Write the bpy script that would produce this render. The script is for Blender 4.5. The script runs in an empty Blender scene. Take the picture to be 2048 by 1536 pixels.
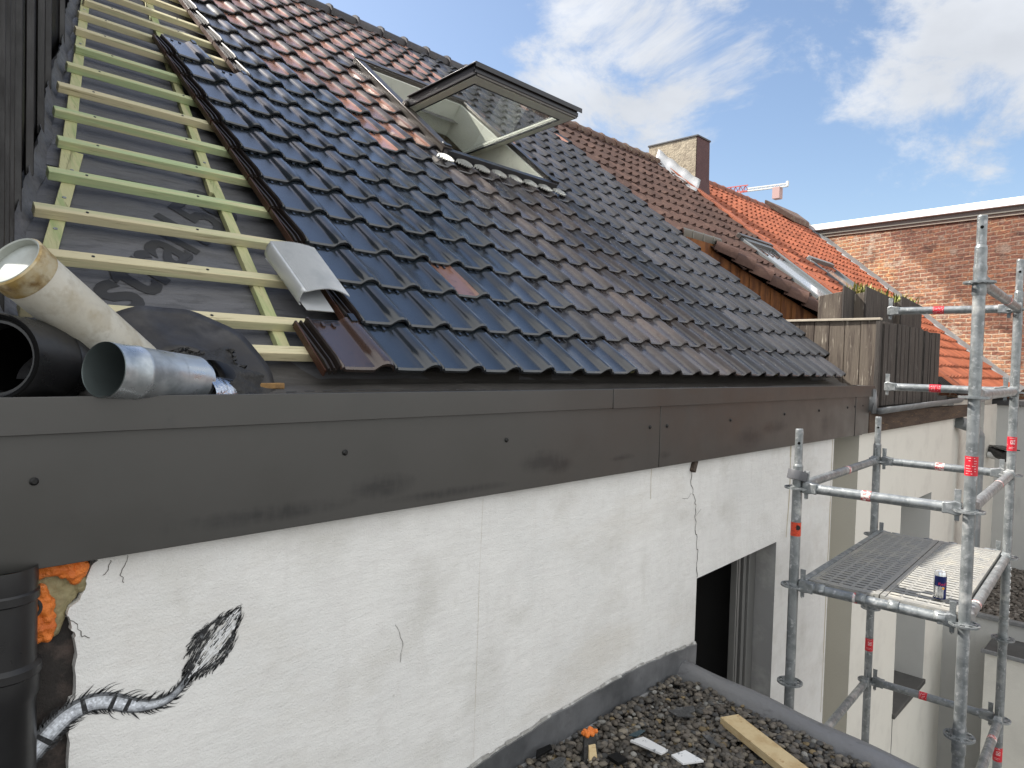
import bpy, math, random
import numpy as np
from mathutils import Vector, Matrix
random.seed(7); rng=np.random.default_rng(7)
SC=bpy.context.scene; COL=SC.collection
S=.84                                    # building grid unit -> metres
CO=Vector((-1.441,-2.325,.055))          # eye point in building units
# ---------------------------------------------------------------- camera
cd=bpy.data.cameras.new('camera'); cam=bpy.data.objects.new('camera',cd); COL.objects.link(cam); SC.camera=cam
yaw,pit,rol=[math.radians(a) for a in (44.168,-1.775,1.631)]
fw=Vector((math.cos(yaw)*math.cos(pit),math.sin(yaw)*math.cos(pit),math.sin(pit)))
r0=Vector((math.sin(yaw),-math.cos(yaw),0)); u0=r0.cross(fw)
rr=r0*math.cos(rol)+u0*math.sin(rol); uu=u0*math.cos(rol)-r0*math.sin(rol)
m=Matrix((rr,uu,-fw)).transposed().to_4x4(); m.translation=CO*S; cam.matrix_world=m
cd.sensor_width=36; cd.lens=1379.84/2048*36; cd.clip_start=.05; cd.clip_end=3000
# ---------------------------------------------------------------- light
SUN=Vector((-.4,.8,1)).normalized()
sl=bpy.data.lights.new('sun','SUN'); so=bpy.data.objects.new('sun',sl); COL.objects.link(so)
sl.energy=4.2; sl.angle=math.radians(.6); sl.color=(1,.95,.87)
so.rotation_euler=SUN.to_track_quat('Z','Y').to_euler()
SC.view_settings.view_transform='Standard'; SC.view_settings.look='None'; SC.view_settings.gamma=1; SC.view_settings.exposure=1.25
W=bpy.data.worlds.new('World'); SC.world=W; W.use_nodes=True
def world():
    t=W.node_tree; N=t.nodes; L=t.links
    for n in list(N): N.remove(n)
    out=N.new('ShaderNodeOutputWorld'); bg=N.new('ShaderNodeBackground'); L.new(bg.outputs[0],out.inputs[0])
    sky=N.new('ShaderNodeTexSky'); sky.sky_type='NISHITA'; sky.sun_disc=False
    sky.sun_elevation=math.asin(SUN.z); sky.sun_rotation=math.atan2(SUN.x,SUN.y); sky.air_density=1.0; sky.dust_density=1.6; sky.ozone_density=1.2
    tc=N.new('ShaderNodeTexCoord')
    def math_(op,a,b=None,c=False):
        n=N.new('ShaderNodeMath'); n.operation=op; n.use_clamp=c
        for i,v in enumerate((a,b)):
            if v is None: continue
            if isinstance(v,(int,float)): n.inputs[i].default_value=v
            else: L.new(v,n.inputs[i])
        return n.outputs[0]
    def blob(d,lo,hi):      # soft mask around a compass direction
        n=N.new('ShaderNodeVectorMath'); n.operation='DOT_PRODUCT'; L.new(tc.outputs['Generated'],n.inputs[0]); n.inputs[1].default_value=Vector(d).normalized()
        r=N.new('ShaderNodeMapRange'); r.interpolation_type='SMOOTHSTEP'; L.new(n.outputs['Value'],r.inputs[0]); r.inputs[1].default_value=lo; r.inputs[2].default_value=hi
        return r.outputs[0]
    mp=N.new('ShaderNodeMapping'); L.new(tc.outputs['Generated'],mp.inputs[0]); mp.inputs['Scale'].default_value=(1,1,1.7); mp.inputs['Rotation'].default_value=(0,0,.5)
    n1=N.new('ShaderNodeTexNoise'); n1.inputs['Scale'].default_value=4.6; n1.inputs['Detail'].default_value=9; n1.inputs['Roughness'].default_value=.64; n1.inputs['Distortion'].default_value=.35; L.new(mp.outputs[0],n1.inputs['Vector'])
    m=None
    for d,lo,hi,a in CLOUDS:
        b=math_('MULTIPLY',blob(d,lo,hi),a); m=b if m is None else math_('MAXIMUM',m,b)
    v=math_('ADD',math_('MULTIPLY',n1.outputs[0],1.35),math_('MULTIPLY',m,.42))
    r=N.new('ShaderNodeMapRange'); r.interpolation_type='SMOOTHSTEP'; L.new(v,r.inputs[0]); r.inputs[1].default_value=.86; r.inputs[2].default_value=1.12
    n2=N.new('ShaderNodeTexNoise'); n2.inputs['Scale'].default_value=6; n2.inputs['Detail'].default_value=6; L.new(mp.outputs[0],n2.inputs['Vector'])
    sh=N.new('ShaderNodeMapRange'); L.new(n2.outputs[0],sh.inputs[0]); sh.inputs[1].default_value=.3; sh.inputs[2].default_value=.7; sh.inputs[3].default_value=.82; sh.inputs[4].default_value=1.08
    cc=N.new('ShaderNodeMix'); cc.data_type='RGBA'; cc.blend_type='MULTIPLY'; cc.inputs[0].default_value=1; cc.inputs[6].default_value=CLOUDCOL; L.new(sh.outputs[0],cc.inputs[7])
    skt=N.new('ShaderNodeMix'); skt.data_type='RGBA'; skt.blend_type='MULTIPLY'; skt.inputs[0].default_value=1; L.new(sky.outputs[0],skt.inputs[6]); skt.inputs[7].default_value=(1,1,1,1)
    bk=N.new('ShaderNodeMix'); bk.data_type='RGBA'; L.new(blob((-.1,-1,.1),-.15,.6),bk.inputs[0]); L.new(cc.outputs[2],bk.inputs[6]); bk.inputs[7].default_value=(8.4,8.4,8.2,1)   # unseen clouds opposite the sun, brightened to light the shaded wall
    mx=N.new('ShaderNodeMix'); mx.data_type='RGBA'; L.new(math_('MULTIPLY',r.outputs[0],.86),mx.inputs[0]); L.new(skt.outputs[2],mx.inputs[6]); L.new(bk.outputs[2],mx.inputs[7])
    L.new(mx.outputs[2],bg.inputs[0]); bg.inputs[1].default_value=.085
CLOUDS=[((.75,.54,.39),.982,.999,1.0),((.80,.50,.33),.993,1.0,.7),((.81,.40,.44),.98,1.0,.85),((.86,.29,.45),.975,1.0,.85),((.90,.13,.45),.965,1.0,1.0),((.935,.19,.31),.99,1.0,.6),((-.2,-.95,.4),.0,.6,1.25)]  # last entry: unseen cloud bank added behind camera to light the wall
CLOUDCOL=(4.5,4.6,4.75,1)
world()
# ---------------------------------------------------------------- helpers
TH=math.radians(39.034); CT,ST_=math.cos(TH),math.sin(TH); G=.31524; PW=.25
def RP(X,s,o=0): return Vector((X,s*CT-o*ST_,s*ST_+o*CT))       # point on the roof plane: along eave, up slope, off surface
def tag(o,label=None,cat=None,group=None,kind=None):
    for k,v in (('label',label),('category',cat),('group',group),('kind',kind)):
        if v: o[k]=v
    return o
def empty(name,loc,label,cat,group=None,sc=None):
    o=bpy.data.objects.new(name,None); COL.objects.link(o); sc=S if sc is None else sc
    o.location=Vector(loc)*sc; o.empty_display_size=.1
    return tag(o,label,cat,group)
def root(o):
    while o.parent: o=o.parent
    return o
class MB:
    def __init__(s): s.v=[];s.f=[];s.m=[];s.c=[];s.cur=0;s.tint=(1,1,1)
    def add(s,vs,fs):
        b=len(s.v); s.v+= [tuple(v) for v in vs]
        for f in fs: s.f.append([b+i for i in f]); s.m.append(s.cur); s.c.append(s.tint)
        return s
    def poly(s,pts): return s.add(pts,[list(range(len(pts)))])
    def hexa(s,a): # 8 corners bottom 0-3, top 4-7
        return s.add(a,[(0,3,2,1),(4,5,6,7),(0,1,5,4),(1,2,6,5),(2,3,7,6),(3,0,4,7)])
    def box(s,lo,hi):
        x0,y0,z0=lo;x1,y1,z1=hi
        return s.hexa([(x0,y0,z0),(x1,y0,z0),(x1,y1,z0),(x0,y1,z0),(x0,y0,z1),(x1,y0,z1),(x1,y1,z1),(x0,y1,z1)])
    def bar(s,p,q,w,h,up=(0,0,1)):  # bar p->q, w across, h along 'up'
        p,q=Vector(p),Vector(q); d=(q-p).normalized(); up=Vector(up); up=(up-d*up.dot(d)).normalized(); a=d.cross(up)
        a*=w/2; u=up*h/2
        return s.hexa([p-a-u,p+a-u,q+a-u,q-a-u,p-a+u,p+a+u,q+a+u,q-a+u])
    def rbox(s,X0,X1,s0,s1,o0,o1):  # box aligned with the roof slope
        P=[RP(x,t,o) for o in (o0,o1) for x,t in ((X0,s0),(X1,s0),(X1,s1),(X0,s1))]
        return s.hexa(P)
    def tube(s,p,q,r,n=20,r2=None,caps=True,ri=None):
        p,q=Vector(p),Vector(q); d=(q-p).normalized(); a=d.orthogonal().normalized(); b=d.cross(a); r2=r if r2 is None else r2
        ring=lambda c,R:[c+(a*math.cos(t)+b*math.sin(t))*R for t in [2*math.pi*i/n for i in range(n)]]
        A,B=ring(p,r),ring(q,r2); side=[(i,(i+1)%n,n+(i+1)%n,n+i) for i in range(n)]
        s.add(A+B,side)
        if ri:
            A2,B2=ring(p,ri),ring(q,ri*r2/r); s.add(A2+B2,[f[::-1] for f in side]); s.add(A+A2,[f[::-1] for f in side]); s.add(B+B2,side)
        elif caps: s.add(A,[list(range(n))[::-1]]); s.add(B,[list(range(n))])
        return s
    def path(s,pts,r,n=10):
        for a,b in zip(pts,pts[1:]): s.tube(a,b,r,n)
        return s
    def lathe(s,prof,c,n=24,axis=(0,0,1)):
        d=Vector(axis).normalized(); a=d.orthogonal().normalized(); b=d.cross(a); c=Vector(c); V=[]
        for r,h in prof:
            V+=[c+d*h+(a*math.cos(2*math.pi*i/n)+b*math.sin(2*math.pi*i/n))*r for i in range(n)]
        F=[(j*n+i,j*n+(i+1)%n,(j+1)*n+(i+1)%n,(j+1)*n+i) for j in range(len(prof)-1) for i in range(n)]
        return s.add(V,F)
    def prism(s,pts,ext):
        ext=Vector(ext); n=len(pts); A=[Vector(p) for p in pts]; B=[p+ext for p in A]
        s.add(A+B,[list(range(n))[::-1],[n+i for i in range(n)]]+[(i,(i+1)%n,n+(i+1)%n,n+i) for i in range(n)])
        return s
    def grid(s,fn,nu,nv):
        s.add([fn(i/nu,j/nv) for j in range(nv+1) for i in range(nu+1)],[(j*(nu+1)+i,j*(nu+1)+i+1,(j+1)*(nu+1)+i+1,(j+1)*(nu+1)+i) for j in range(nv) for i in range(nu)])
        return s
    def build(s,name,mats,parent=None,sc=None,off=None,ang=35,bevel=0,origin=None,label=None,cat=None,group=None,kind=None,tinted=False,thick=0):
        sc=S if sc is None else sc; V=np.array(s.v,dtype=float)*sc
        if off is not None: V+=np.array(off)
        if parent is not None: base=np.array(root(parent).location)
        elif kind in('structure','stuff'): base=np.zeros(3)
        else: base=np.array([(V[:,0].min()+V[:,0].max())/2,(V[:,1].min()+V[:,1].max())/2,V[:,2].min()])
        V=V-base
        me=bpy.data.meshes.new(name); me.from_pydata(V.tolist(),[],s.f); me.validate()
        mats=mats if isinstance(mats,(list,tuple)) else [mats]
        for q in mats: me.materials.append(q)
        if len(mats)>1 and len(me.polygons)==len(s.m): me.polygons.foreach_set('material_index',s.m)
        if tinted and len(me.polygons)==len(s.c):
            at=me.color_attributes.new('tint','FLOAT_COLOR','CORNER'); arr=[]
            for p,c in zip(me.polygons,s.c): arr+= [c[0],c[1],c[2],1]*len(p.vertices)
            at.data.foreach_set('color',arr)
        if ang:
            me.polygons.foreach_set('use_smooth',[True]*len(me.polygons)); me.set_sharp_from_angle(angle=math.radians(ang))
        o=bpy.data.objects.new(name,me); COL.objects.link(o)
        if parent is not None: o.parent=parent
        else: o.location=base
        if bevel:
            b=o.modifiers.new('bevel','BEVEL'); b.width=bevel; b.segments=2; b.limit_method='ANGLE'; b.angle_limit=math.radians(50)
        if thick:
            b=o.modifiers.new('solid','SOLIDIFY'); b.thickness=thick; b.offset=0
        return tag(o,label,cat,group,kind)
MC={}
def mat(name,col,rough=.5,metal=0,mix=(),bump=(),spec=.5,tint=False,rvar=None,coat=0,trans=0,alpha=None,streak=None,extra=None):
    """col base; mix=[(col2,scale,lo,hi,(sx,sy,sz))]; bump=[(scale,strength,(sx,sy,sz))]"""
    m=bpy.data.materials.new(name); m.use_nodes=True; t=m.node_tree; N=t.nodes; L=t.links; b=N['Principled BSDF']
    tc=N.new('ShaderNodeTexCoord')
    def noise(sc,st,det=6,ro=.6):
        mp=N.new('ShaderNodeMapping'); L.new(tc.outputs['Object'],mp.inputs[0]); mp.inputs['Scale'].default_value=st
        n=N.new('ShaderNodeTexNoise'); n.inputs['Scale'].default_value=sc; n.inputs['Detail'].default_value=det; n.inputs['Roughness'].default_value=ro; L.new(mp.outputs[0],n.inputs['Vector']); return n.outputs[0]
    def mr(x,lo,hi,a=0,bb=1):
        r=N.new('ShaderNodeMapRange'); L.new(x,r.inputs[0]); r.inputs[1].default_value=lo; r.inputs[2].default_value=hi; r.inputs[3].default_value=a; r.inputs[4].default_value=bb; return r.outputs[0]
    c=N.new('ShaderNodeRGB'); c.outputs[0].default_value=(*col,1); cur=c.outputs[0]
    for q in mix:
        c2,sc,lo,hi=q[:4]; st=q[4] if len(q)>4 else (1,1,1)
        x=N.new('ShaderNodeMix'); x.data_type='RGBA'; L.new(mr(noise(sc,st),lo,hi),x.inputs[0]); L.new(cur,x.inputs[6]); x.inputs[7].default_value=(*c2,1); cur=x.outputs[2]
    if extra: cur=extra(N,L,tc,cur,noise,mr)
    if tint:
        a=N.new('ShaderNodeAttribute'); a.attribute_name='tint'; x=N.new('ShaderNodeMix'); x.data_type='RGBA'; x.blend_type='MULTIPLY'; x.inputs[0].default_value=1; L.new(cur,x.inputs[6]); L.new(a.outputs['Color'],x.inputs[7]); cur=x.outputs[2]
    L.new(cur,b.inputs['Base Color']); b.inputs['Metallic'].default_value=metal; b.inputs['Roughness'].default_value=rough; b.inputs['Specular IOR Level'].default_value=spec
    if rvar: L.new(mr(noise(rvar[0],(1,1,1)),.35,.65,rvar[1],rvar[2]),b.inputs['Roughness'])
    if coat: b.inputs['Coat Weight'].default_value=coat; b.inputs['Coat Roughness'].default_value=.14
    if trans: b.inputs['Transmission Weight'].default_value=trans
    last=None
    for q in bump:
        sc,st=q[:2]; sv=q[2] if len(q)>2 else (1,1,1)
        bn=N.new('ShaderNodeBump'); bn.inputs['Strength'].default_value=st; bn.inputs['Distance'].default_value=.01; L.new(noise(sc,sv),bn.inputs['Height'])
        if last: L.new(last,bn.inputs['Normal'])
        last=bn.outputs[0]
    if last: L.new(last,b.inputs['Normal'])
    MC[name]=m; return m
def text_mesh(body,size,mw,name,material,parent=None,sc=None,off=None,ext=0,xs=1,shear=0,bold=0):
    cu=bpy.data.curves.new('t','FONT'); cu.body=body; cu.size=size; cu.extrude=ext; cu.shear=shear; cu.offset=bold; cu.resolution_u=3
    o=bpy.data.objects.new('t',cu); COL.objects.link(o); dg=bpy.context.evaluated_depsgraph_get(); me=bpy.data.meshes.new_from_object(o.evaluated_get(dg))
    vs=[mw(v.co.x*xs,v.co.y) for v in me.vertices]; fs=[list(p.vertices) for p in me.polygons]
    bpy.data.objects.remove(o); bpy.data.curves.remove(cu)
    b=MB(); b.add(vs,fs); return b.build(name,material,parent,sc=sc,off=off,ang=0)
# ---------------------------------------------------------------- materials
plaster=mat('plaster',(.765,.76,.74),.85,mix=[((.7,.7,.685),2.2,.45,.72),((.6,.59,.56),5,.6,.8,(1,1,.5)),((.5,.49,.46),38,.66,.78),((.4,.39,.37),110,.7,.76),((.63,.62,.59),2.6,.5,.68,(1,1,1.3)),((.71,.7,.685),17,.5,.74,(.4,1,1.5)),((.7,.69,.67),13,.52,.76,(1.5,1,.35)),((.66,.64,.6),1.1,.55,.75,(1,1,2.5))],bump=[(160,.3),(14,.5,(1,1,.6)),(26,.28,(.35,1,1.5)),(5,.5)],spec=.2)
plaster2=mat('plaster_warm',(.72,.7,.64),.85,mix=[((.62,.6,.55),3,.5,.75),((.5,.48,.43),9,.66,.8,(1,1,.3))],bump=[(90,.3)],spec=.2)
shade_wall=mat('grey_render',(.47,.47,.455),.9,mix=[((.53,.53,.51),1.2,.4,.7),((.4,.4,.39),6,.6,.8,(1,1,.3))],bump=[(80,.2)],spec=.2)  # shade on recessed and side-facing walls put into the grey
greyreveal=mat('grey_reveal_paint',(.27,.27,.27),.8,mix=[((.36,.36,.35),6,.5,.7)],bump=[(60,.3)],spec=.2)  # darker grey than the plaster, for reveals and base strip
STAINS=[(.104,-.425,.14,.045),(1.02,-.41,.17,.05),(1.13,-.44,.1,.04),(1.658,-.442,.11,.018),(2.087,-.46,.06,.02),(3.2,-.42,.2,.07),(3.6,-.37,.25,.05),(4.611,-.40,.1,.08),(5.28,-.22,.02,.05),(-.35,-.47,.3,.03),(.45,-.49,.3,.02)]
def stainx(N,L,tc,cur,noise,mr):
    sx=N.new('ShaderNodeSeparateXYZ'); L.new(tc.outputs['Object'],sx.inputs[0]); acc=None
    def M_(op,a,b):
        n=N.new('ShaderNodeMath'); n.operation=op
        for i,v in enumerate((a,b)):
            if isinstance(v,(int,float)): n.inputs[i].default_value=v
            else: L.new(v,n.inputs[i])
        return n.outputs[0]
    for x,z,a,c in STAINS:
        dx=M_('DIVIDE',M_('SUBTRACT',sx.outputs[0],x*S),a*S); dz=M_('DIVIDE',M_('SUBTRACT',sx.outputs[2],(z+7)*S),c*S)
        d=M_('SQRT',M_('ADD',M_('MULTIPLY',dx,dx),M_('MULTIPLY',dz,dz)),0); v=mr(d,1.5,.2); acc=v if acc is None else M_('MAXIMUM',acc,v)
    m_=mr(M_('MULTIPLY',M_('MULTIPLY',acc,noise(9,(1,1,3.5))),noise(26,(2,1,.5))),.06,.26)
    x=N.new('ShaderNodeMix'); x.data_type='RGBA'; L.new(m_,x.inputs[0]); L.new(cur,x.inputs[6]); x.inputs[7].default_value=(.009,.009,.009,1); return x.outputs[2]
alu=mat('fascia_aluminium',(.034,.033,.030),.4,.0,mix=[((.042,.04,.037),2,.4,.7),((.027,.026,.025),9,.64,.78,(1,1,1.5))],rvar=(5,.3,.42),bump=[(3,.1)],spec=.8,extra=stainx)
sootm=mat('soot_smear',(.035,.034,.033),.6)
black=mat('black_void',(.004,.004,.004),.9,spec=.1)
screwm=mat('screw',(.02,.02,.02),.4,.5)
def tilex(N,L,tc,cur,noise,mr): return cur
glaze=mat('glazed_tile',(1,1,1),.16,tint=True,mix=[((1.5,1.25,1.1),9,.6,.75),((.55,.55,.6),24,.55,.75)],rvar=(3,.14,.26),bump=[(20,.05),(3,.06)],spec=.75,coat=.35)
glaze_pan=mat('weathered_tile_pan',(1,1,1),.3,tint=True,mix=[((1.5,1.35,1.25),16,.6,.75),((.6,.55,.55),30,.55,.75)],rvar=(5,.2,.36),bump=[(26,.08),(4,.08)],spec=.75,coat=.25)
glaze_dull=mat('weathered_tile',(1,1,1),.3,tint=True,mix=[((1.7,1.5,1.4),22,.6,.72),((.55,.5,.5),40,.55,.75)],rvar=(6,.4,.58),bump=[(30,.14),(5,.1)],spec=.4)
concrete_tile=mat('brown_tile',(.066,.036,.028),.75,tint=True,mix=[((.1,.058,.044),8,.5,.7),((.05,.035,.03),30,.6,.75)],bump=[(60,.3)],spec=.3)
orange_tile=mat('orange_tile',(.31,.095,.048),.7,tint=True,mix=[((.2,.06,.035),6,.5,.75),((.38,.16,.09),20,.6,.75)],bump=[(60,.25)],spec=.3)
def woodmat(name,a,b,c,st,rough=.75,sc=5,bs=.3): return mat(name,a,rough,mix=[(b,sc,.45,.62,st),(c,sc*3,.6,.72,st)],bump=[(sc*5,bs,st)],spec=.3)
batten_w=woodmat('batten_timber',(.64,.57,.37),(.53,.52,.32),(.3,.25,.14),(.35,6,6))
batten_g=woodmat('treated_batten_timber',(.45,.54,.3),(.58,.55,.32),(.22,.3,.14),(.35,6,6))
cb_w=woodmat('counter_batten_timber',(.52,.5,.28),(.36,.42,.2),(.24,.24,.12),(6,.6,.6))
grass_end=mat('cut_end',(.3,.34,.16),.8,mix=[((.15,.18,.08),40,.5,.6)])
beamw=woodmat('fresh_sawn_timber',(.6,.47,.27),(.5,.36,.19),(.36,.22,.1),(1.2,1.2,5),sc=9)
oldwood=woodmat('weathered_grey_wood',(.14,.115,.092),(.075,.058,.048),(.45,.4,.33),(5,5,.5),sc=4,bs=.6)  # lighter copy: sun on the side boards put into the colour
oldwood_shade=woodmat('dark_weathered_wood',(.075,.065,.058),(.045,.04,.037),(.2,.185,.17),(6,6,.4),sc=5,bs=.6)  # darker copy: shade on the front boards put into the colour
beamdark=woodmat('stained_beam_wood',(.09,.062,.045),(.05,.035,.028),(.2,.13,.07),(.5,4,4),sc=5,bs=.6)
cheekwood=woodmat('varnished_cheek_wood',(.22,.085,.027),(.11,.042,.018),(.025,.017,.013),(5,5,.6),sc=3)
membrane=mat('roof_membrane',(.1,.1,.108),.5,mix=[((.135,.135,.145),2.5,.4,.65,(1,2.5,2.5)),((.075,.075,.08),30,.5,.7,(.3,1.6,1.6))],bump=[(1.6,1.6,(1,2,2)),(9,.8,(.6,3,3)),(140,.15)],spec=.4)
membrane_p=mat('membrane_print',(.03,.03,.033),.6)
membrane2=mat('eaves_membrane',(.06,.056,.053),.55,mix=[((.085,.08,.075),4,.45,.7,(1,4,4))],bump=[(3,1.3,(1,4,4))],spec=.4)
zinc_black=mat('black_standing_cladding',(.018,.0165,.0165),.5,mix=[((.032,.028,.028),5,.5,.75,(3,3,.4)),((.075,.07,.068),26,.68,.78,(2,2,.5))],bump=[(6,.6,(3,3,.4)),(1.5,.6,(2,2,.5))],rvar=(6,.36,.62))
leadm=mat('lead_flashing',(.09,.094,.1),.5,.25,mix=[((.19,.195,.205),1.2,.5,.62),((.34,.35,.36),60,.66,.74,(1,1,.12)),((.15,.155,.165),4,.45,.7),((.3,.31,.32),16,.7,.78,(3,3,.25)),((.06,.06,.065),7,.55,.8)],bump=[(5,.5)],rvar=(7,.4,.65))
mortarm=mat('grey_mortar',(.27,.265,.25),.9,mix=[((.5,.5,.48),20,.5,.62)],bump=[(60,.8)])
galv=mat('galvanised_steel',(.27,.285,.29),.42,.45,mix=[((.18,.195,.2),18,.45,.6),((.45,.46,.47),40,.56,.7),((.62,.62,.6),6,.6,.75)],rvar=(22,.28,.52),bump=[(50,.12)])
galv2=mat('weathered_zinc',(.2,.205,.21),.55,.3,mix=[((.28,.285,.29),9,.45,.7)],bump=[(20,.2)])
steeldeck=mat('deck_steel',(.3,.295,.275),.55,.3,mix=[((.38,.36,.31),12,.5,.7),((.2,.205,.21),30,.55,.7)],rvar=(20,.4,.6))
ductm=mat('galvanised_duct',(.56,.6,.63),.3,.75,mix=[((.34,.38,.41),8,.48,.62),((.62,.62,.6),22,.7,.76),((.5,.42,.28),16,.73,.78)],rvar=(14,.22,.45),bump=[(10,.15)])
pvc_w=mat('dirty_white_plastic',(.5,.47,.39),.45,mix=[((.6,.58,.51),5,.4,.6),((.36,.31,.22),14,.52,.72),((.45,.42,.35),40,.5,.7),((.2,.17,.12),40,.7,.78)],bump=[(20,.1)])
pvc_y=mat('yellowed_plastic_rim',(.38,.26,.09),.4,mix=[((.52,.46,.32),12,.42,.6),((.2,.12,.04),26,.52,.7)])
pvc_in=mat('pale_pipe_inside',(.36,.38,.35),.6,mix=[((.24,.24,.2),9,.45,.7)])
pvc_k=mat('black_plastic',(.016,.016,.017),.32,mix=[((.035,.034,.033),12,.6,.75)],rvar=(9,.25,.5))
duskalu=mat('dull_black_metal_sheet',(.034,.031,.029),.5,.2,mix=[((.07,.065,.06),6,.45,.65),((.018,.016,.015),11,.5,.7),((.3,.28,.26),50,.72,.78)],bump=[(5,.5)],rvar=(9,.35,.6))
tar=mat('torn_bitumen',(.02,.019,.018),.6,mix=[((.12,.11,.1),30,.62,.72)],bump=[(30,1)])
foil=mat('crumpled_foil',(.8,.8,.8),.15,1,bump=[(12,1.2)])
sheetw=mat('pleated_white_sheet',(.62,.64,.66),.4,.35,mix=[((.5,.36,.28),22,.68,.78),((.5,.53,.56),6,.5,.7)],bump=[(30,.2)])
leadw=mat('pale_pleated_apron',(.5,.5,.47),.5,.3,mix=[((.35,.35,.34),25,.5,.7)])
winb=mat('brown_window_aluminium',(.085,.075,.068),.35,.5,rvar=(20,.3,.4))
wing=mat('dark_window_cladding',(.03,.03,.034),.35,.3)
winw=mat('painted_window_wood',(.62,.63,.56),.45,mix=[((.5,.5,.44),10,.6,.75)])
rubber=mat('rubber_seal',(.02,.025,.03),.5)
glassm=mat('window_glass',(.85,.88,.86),.02,trans=.95,spec=.9)
darkglass=mat('dark_glass',(.01,.011,.012),.08)
roomw=mat('room_lining',(.3,.25,.16),.8,mix=[((.16,.13,.08),4,.45,.65)])
foam=mat('orange_foam',(.75,.2,.03),.5,mix=[((.55,.12,.02),14,.5,.7),((.8,.4,.2),20,.65,.8)],bump=[(18,1.2),(50,1)])
wool=mat('old_beige_foam',(.3,.26,.14),.7,mix=[((.16,.13,.07),12,.45,.65),((.42,.38,.24),20,.6,.75)],bump=[(14,1.6)])
brokenwall=mat('sooty_old_wall',(.03,.026,.024),.9,mix=[((.1,.075,.065),14,.5,.7),((.2,.17,.15),40,.7,.76)],bump=[(30,1)])
paintk=mat('black_mural_paint',(.02,.021,.023),.6,mix=[((.16,.17,.18),60,.55,.7)])
paintg=mat('grey_mural_paint',(.36,.38,.41),.6,tint=True,mix=[((.14,.15,.17),45,.5,.7)])
paintw=mat('white_mural_paint',(.78,.79,.8),.6,mix=[((.5,.52,.55),50,.55,.7)])
crackm=mat('crack_line',(.12,.11,.1),.9)
render_stain=mat('stain_line',(.48,.43,.33),.9)
chimc=mat('rough_cement',(.4,.34,.25),.9,mix=[((.28,.23,.17),8,.45,.65),((.1,.08,.06),16,.68,.76,(1,.5,1.6))],bump=[(14,1.6),(50,.6)])
chimr=mat('dark_red_render',(.075,.03,.03),.7,mix=[((.1,.045,.042),5,.5,.7)],bump=[(20,.2)])
zincb=mat('bright_zinc',(.42,.43,.44),.4,.4,bump=[(9,.5)],mix=[((.5,.5,.5),10,.5,.7)])
redlead=mat('red_flashing',(.36,.1,.08),.6,bump=[(10,.4)])
ridgeold=mat('lichen_ridge_tile',(.13,.075,.055),.8,mix=[((.2,.17,.12),14,.52,.68),((.06,.045,.04),22,.6,.75)],bump=[(40,.5)])
whitecap=mat('white_coping',(.82,.83,.84),.45)
tarmac=mat('flat_roofing_felt',(.05,.049,.048),.75,mix=[((.09,.088,.085),3,.45,.7)],bump=[(40,.4)])
rollm=mat('lead_edge_roll',(.2,.2,.205),.5,.2,mix=[((.22,.222,.228),4,.4,.7),((.09,.09,.092),9,.6,.75,(3,1,1))],bump=[(6,.5),(40,.3)],rvar=(9,.38,.6))
redst=mat('red_sticker',(.6,.015,.03),.4,mix=[((.75,.5,.5),60,.63,.7)])
redworn=mat('worn_red_sticker',(.5,.07,.07),.5,mix=[((.7,.66,.62),45,.45,.55)])
orst=mat('orange_sticker',(.62,.06,.02),.4)
white=mat('white_print',(.8,.8,.8),.5)
blackp=mat('black_print',(.01,.01,.01),.5)
canb=mat('can_blue',(.01,.02,.12),.3,.4); cans=mat('can_silver',(.7,.71,.72),.25,.9); canr=mat('can_red_print',(.6,.02,.08),.4); cany=mat('can_yellow_print',(.8,.35,.03),.4)
tapem=mat('grey_tape',(.09,.092,.1),.4)
cardm=mat('cardboard_core',(.3,.27,.22),.8)
leafm=mat('leaf',(.2,.21,.06),.6,tint=True)
cranew=mat('white_crane_steel',(.6,.6,.58),.6); craner=mat('red_crane_steel',(.5,.1,.08),.6)
asphalt=mat('yard_paving',(.11,.11,.105),.9,mix=[((.2,.19,.18),2,.45,.7)])
slatem=mat('slate_shard',(.055,.055,.055),.7,mix=[((.1,.1,.1),30,.5,.65)],bump=[(20,1),(60,.8)])
whsc=mat('speckled_white_scrap',(.7,.7,.7),.6,mix=[((.12,.14,.16),40,.62,.68)])
def pebx(N,L,tc,cur,noise,mr): return cur
pebm=mat('pebble',(.86,.85,.83),.7,tint=True,mix=[((.6,.6,.6),60,.5,.7),((1.5,1.5,1.4),110,.66,.74)],spec=.4)
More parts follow.
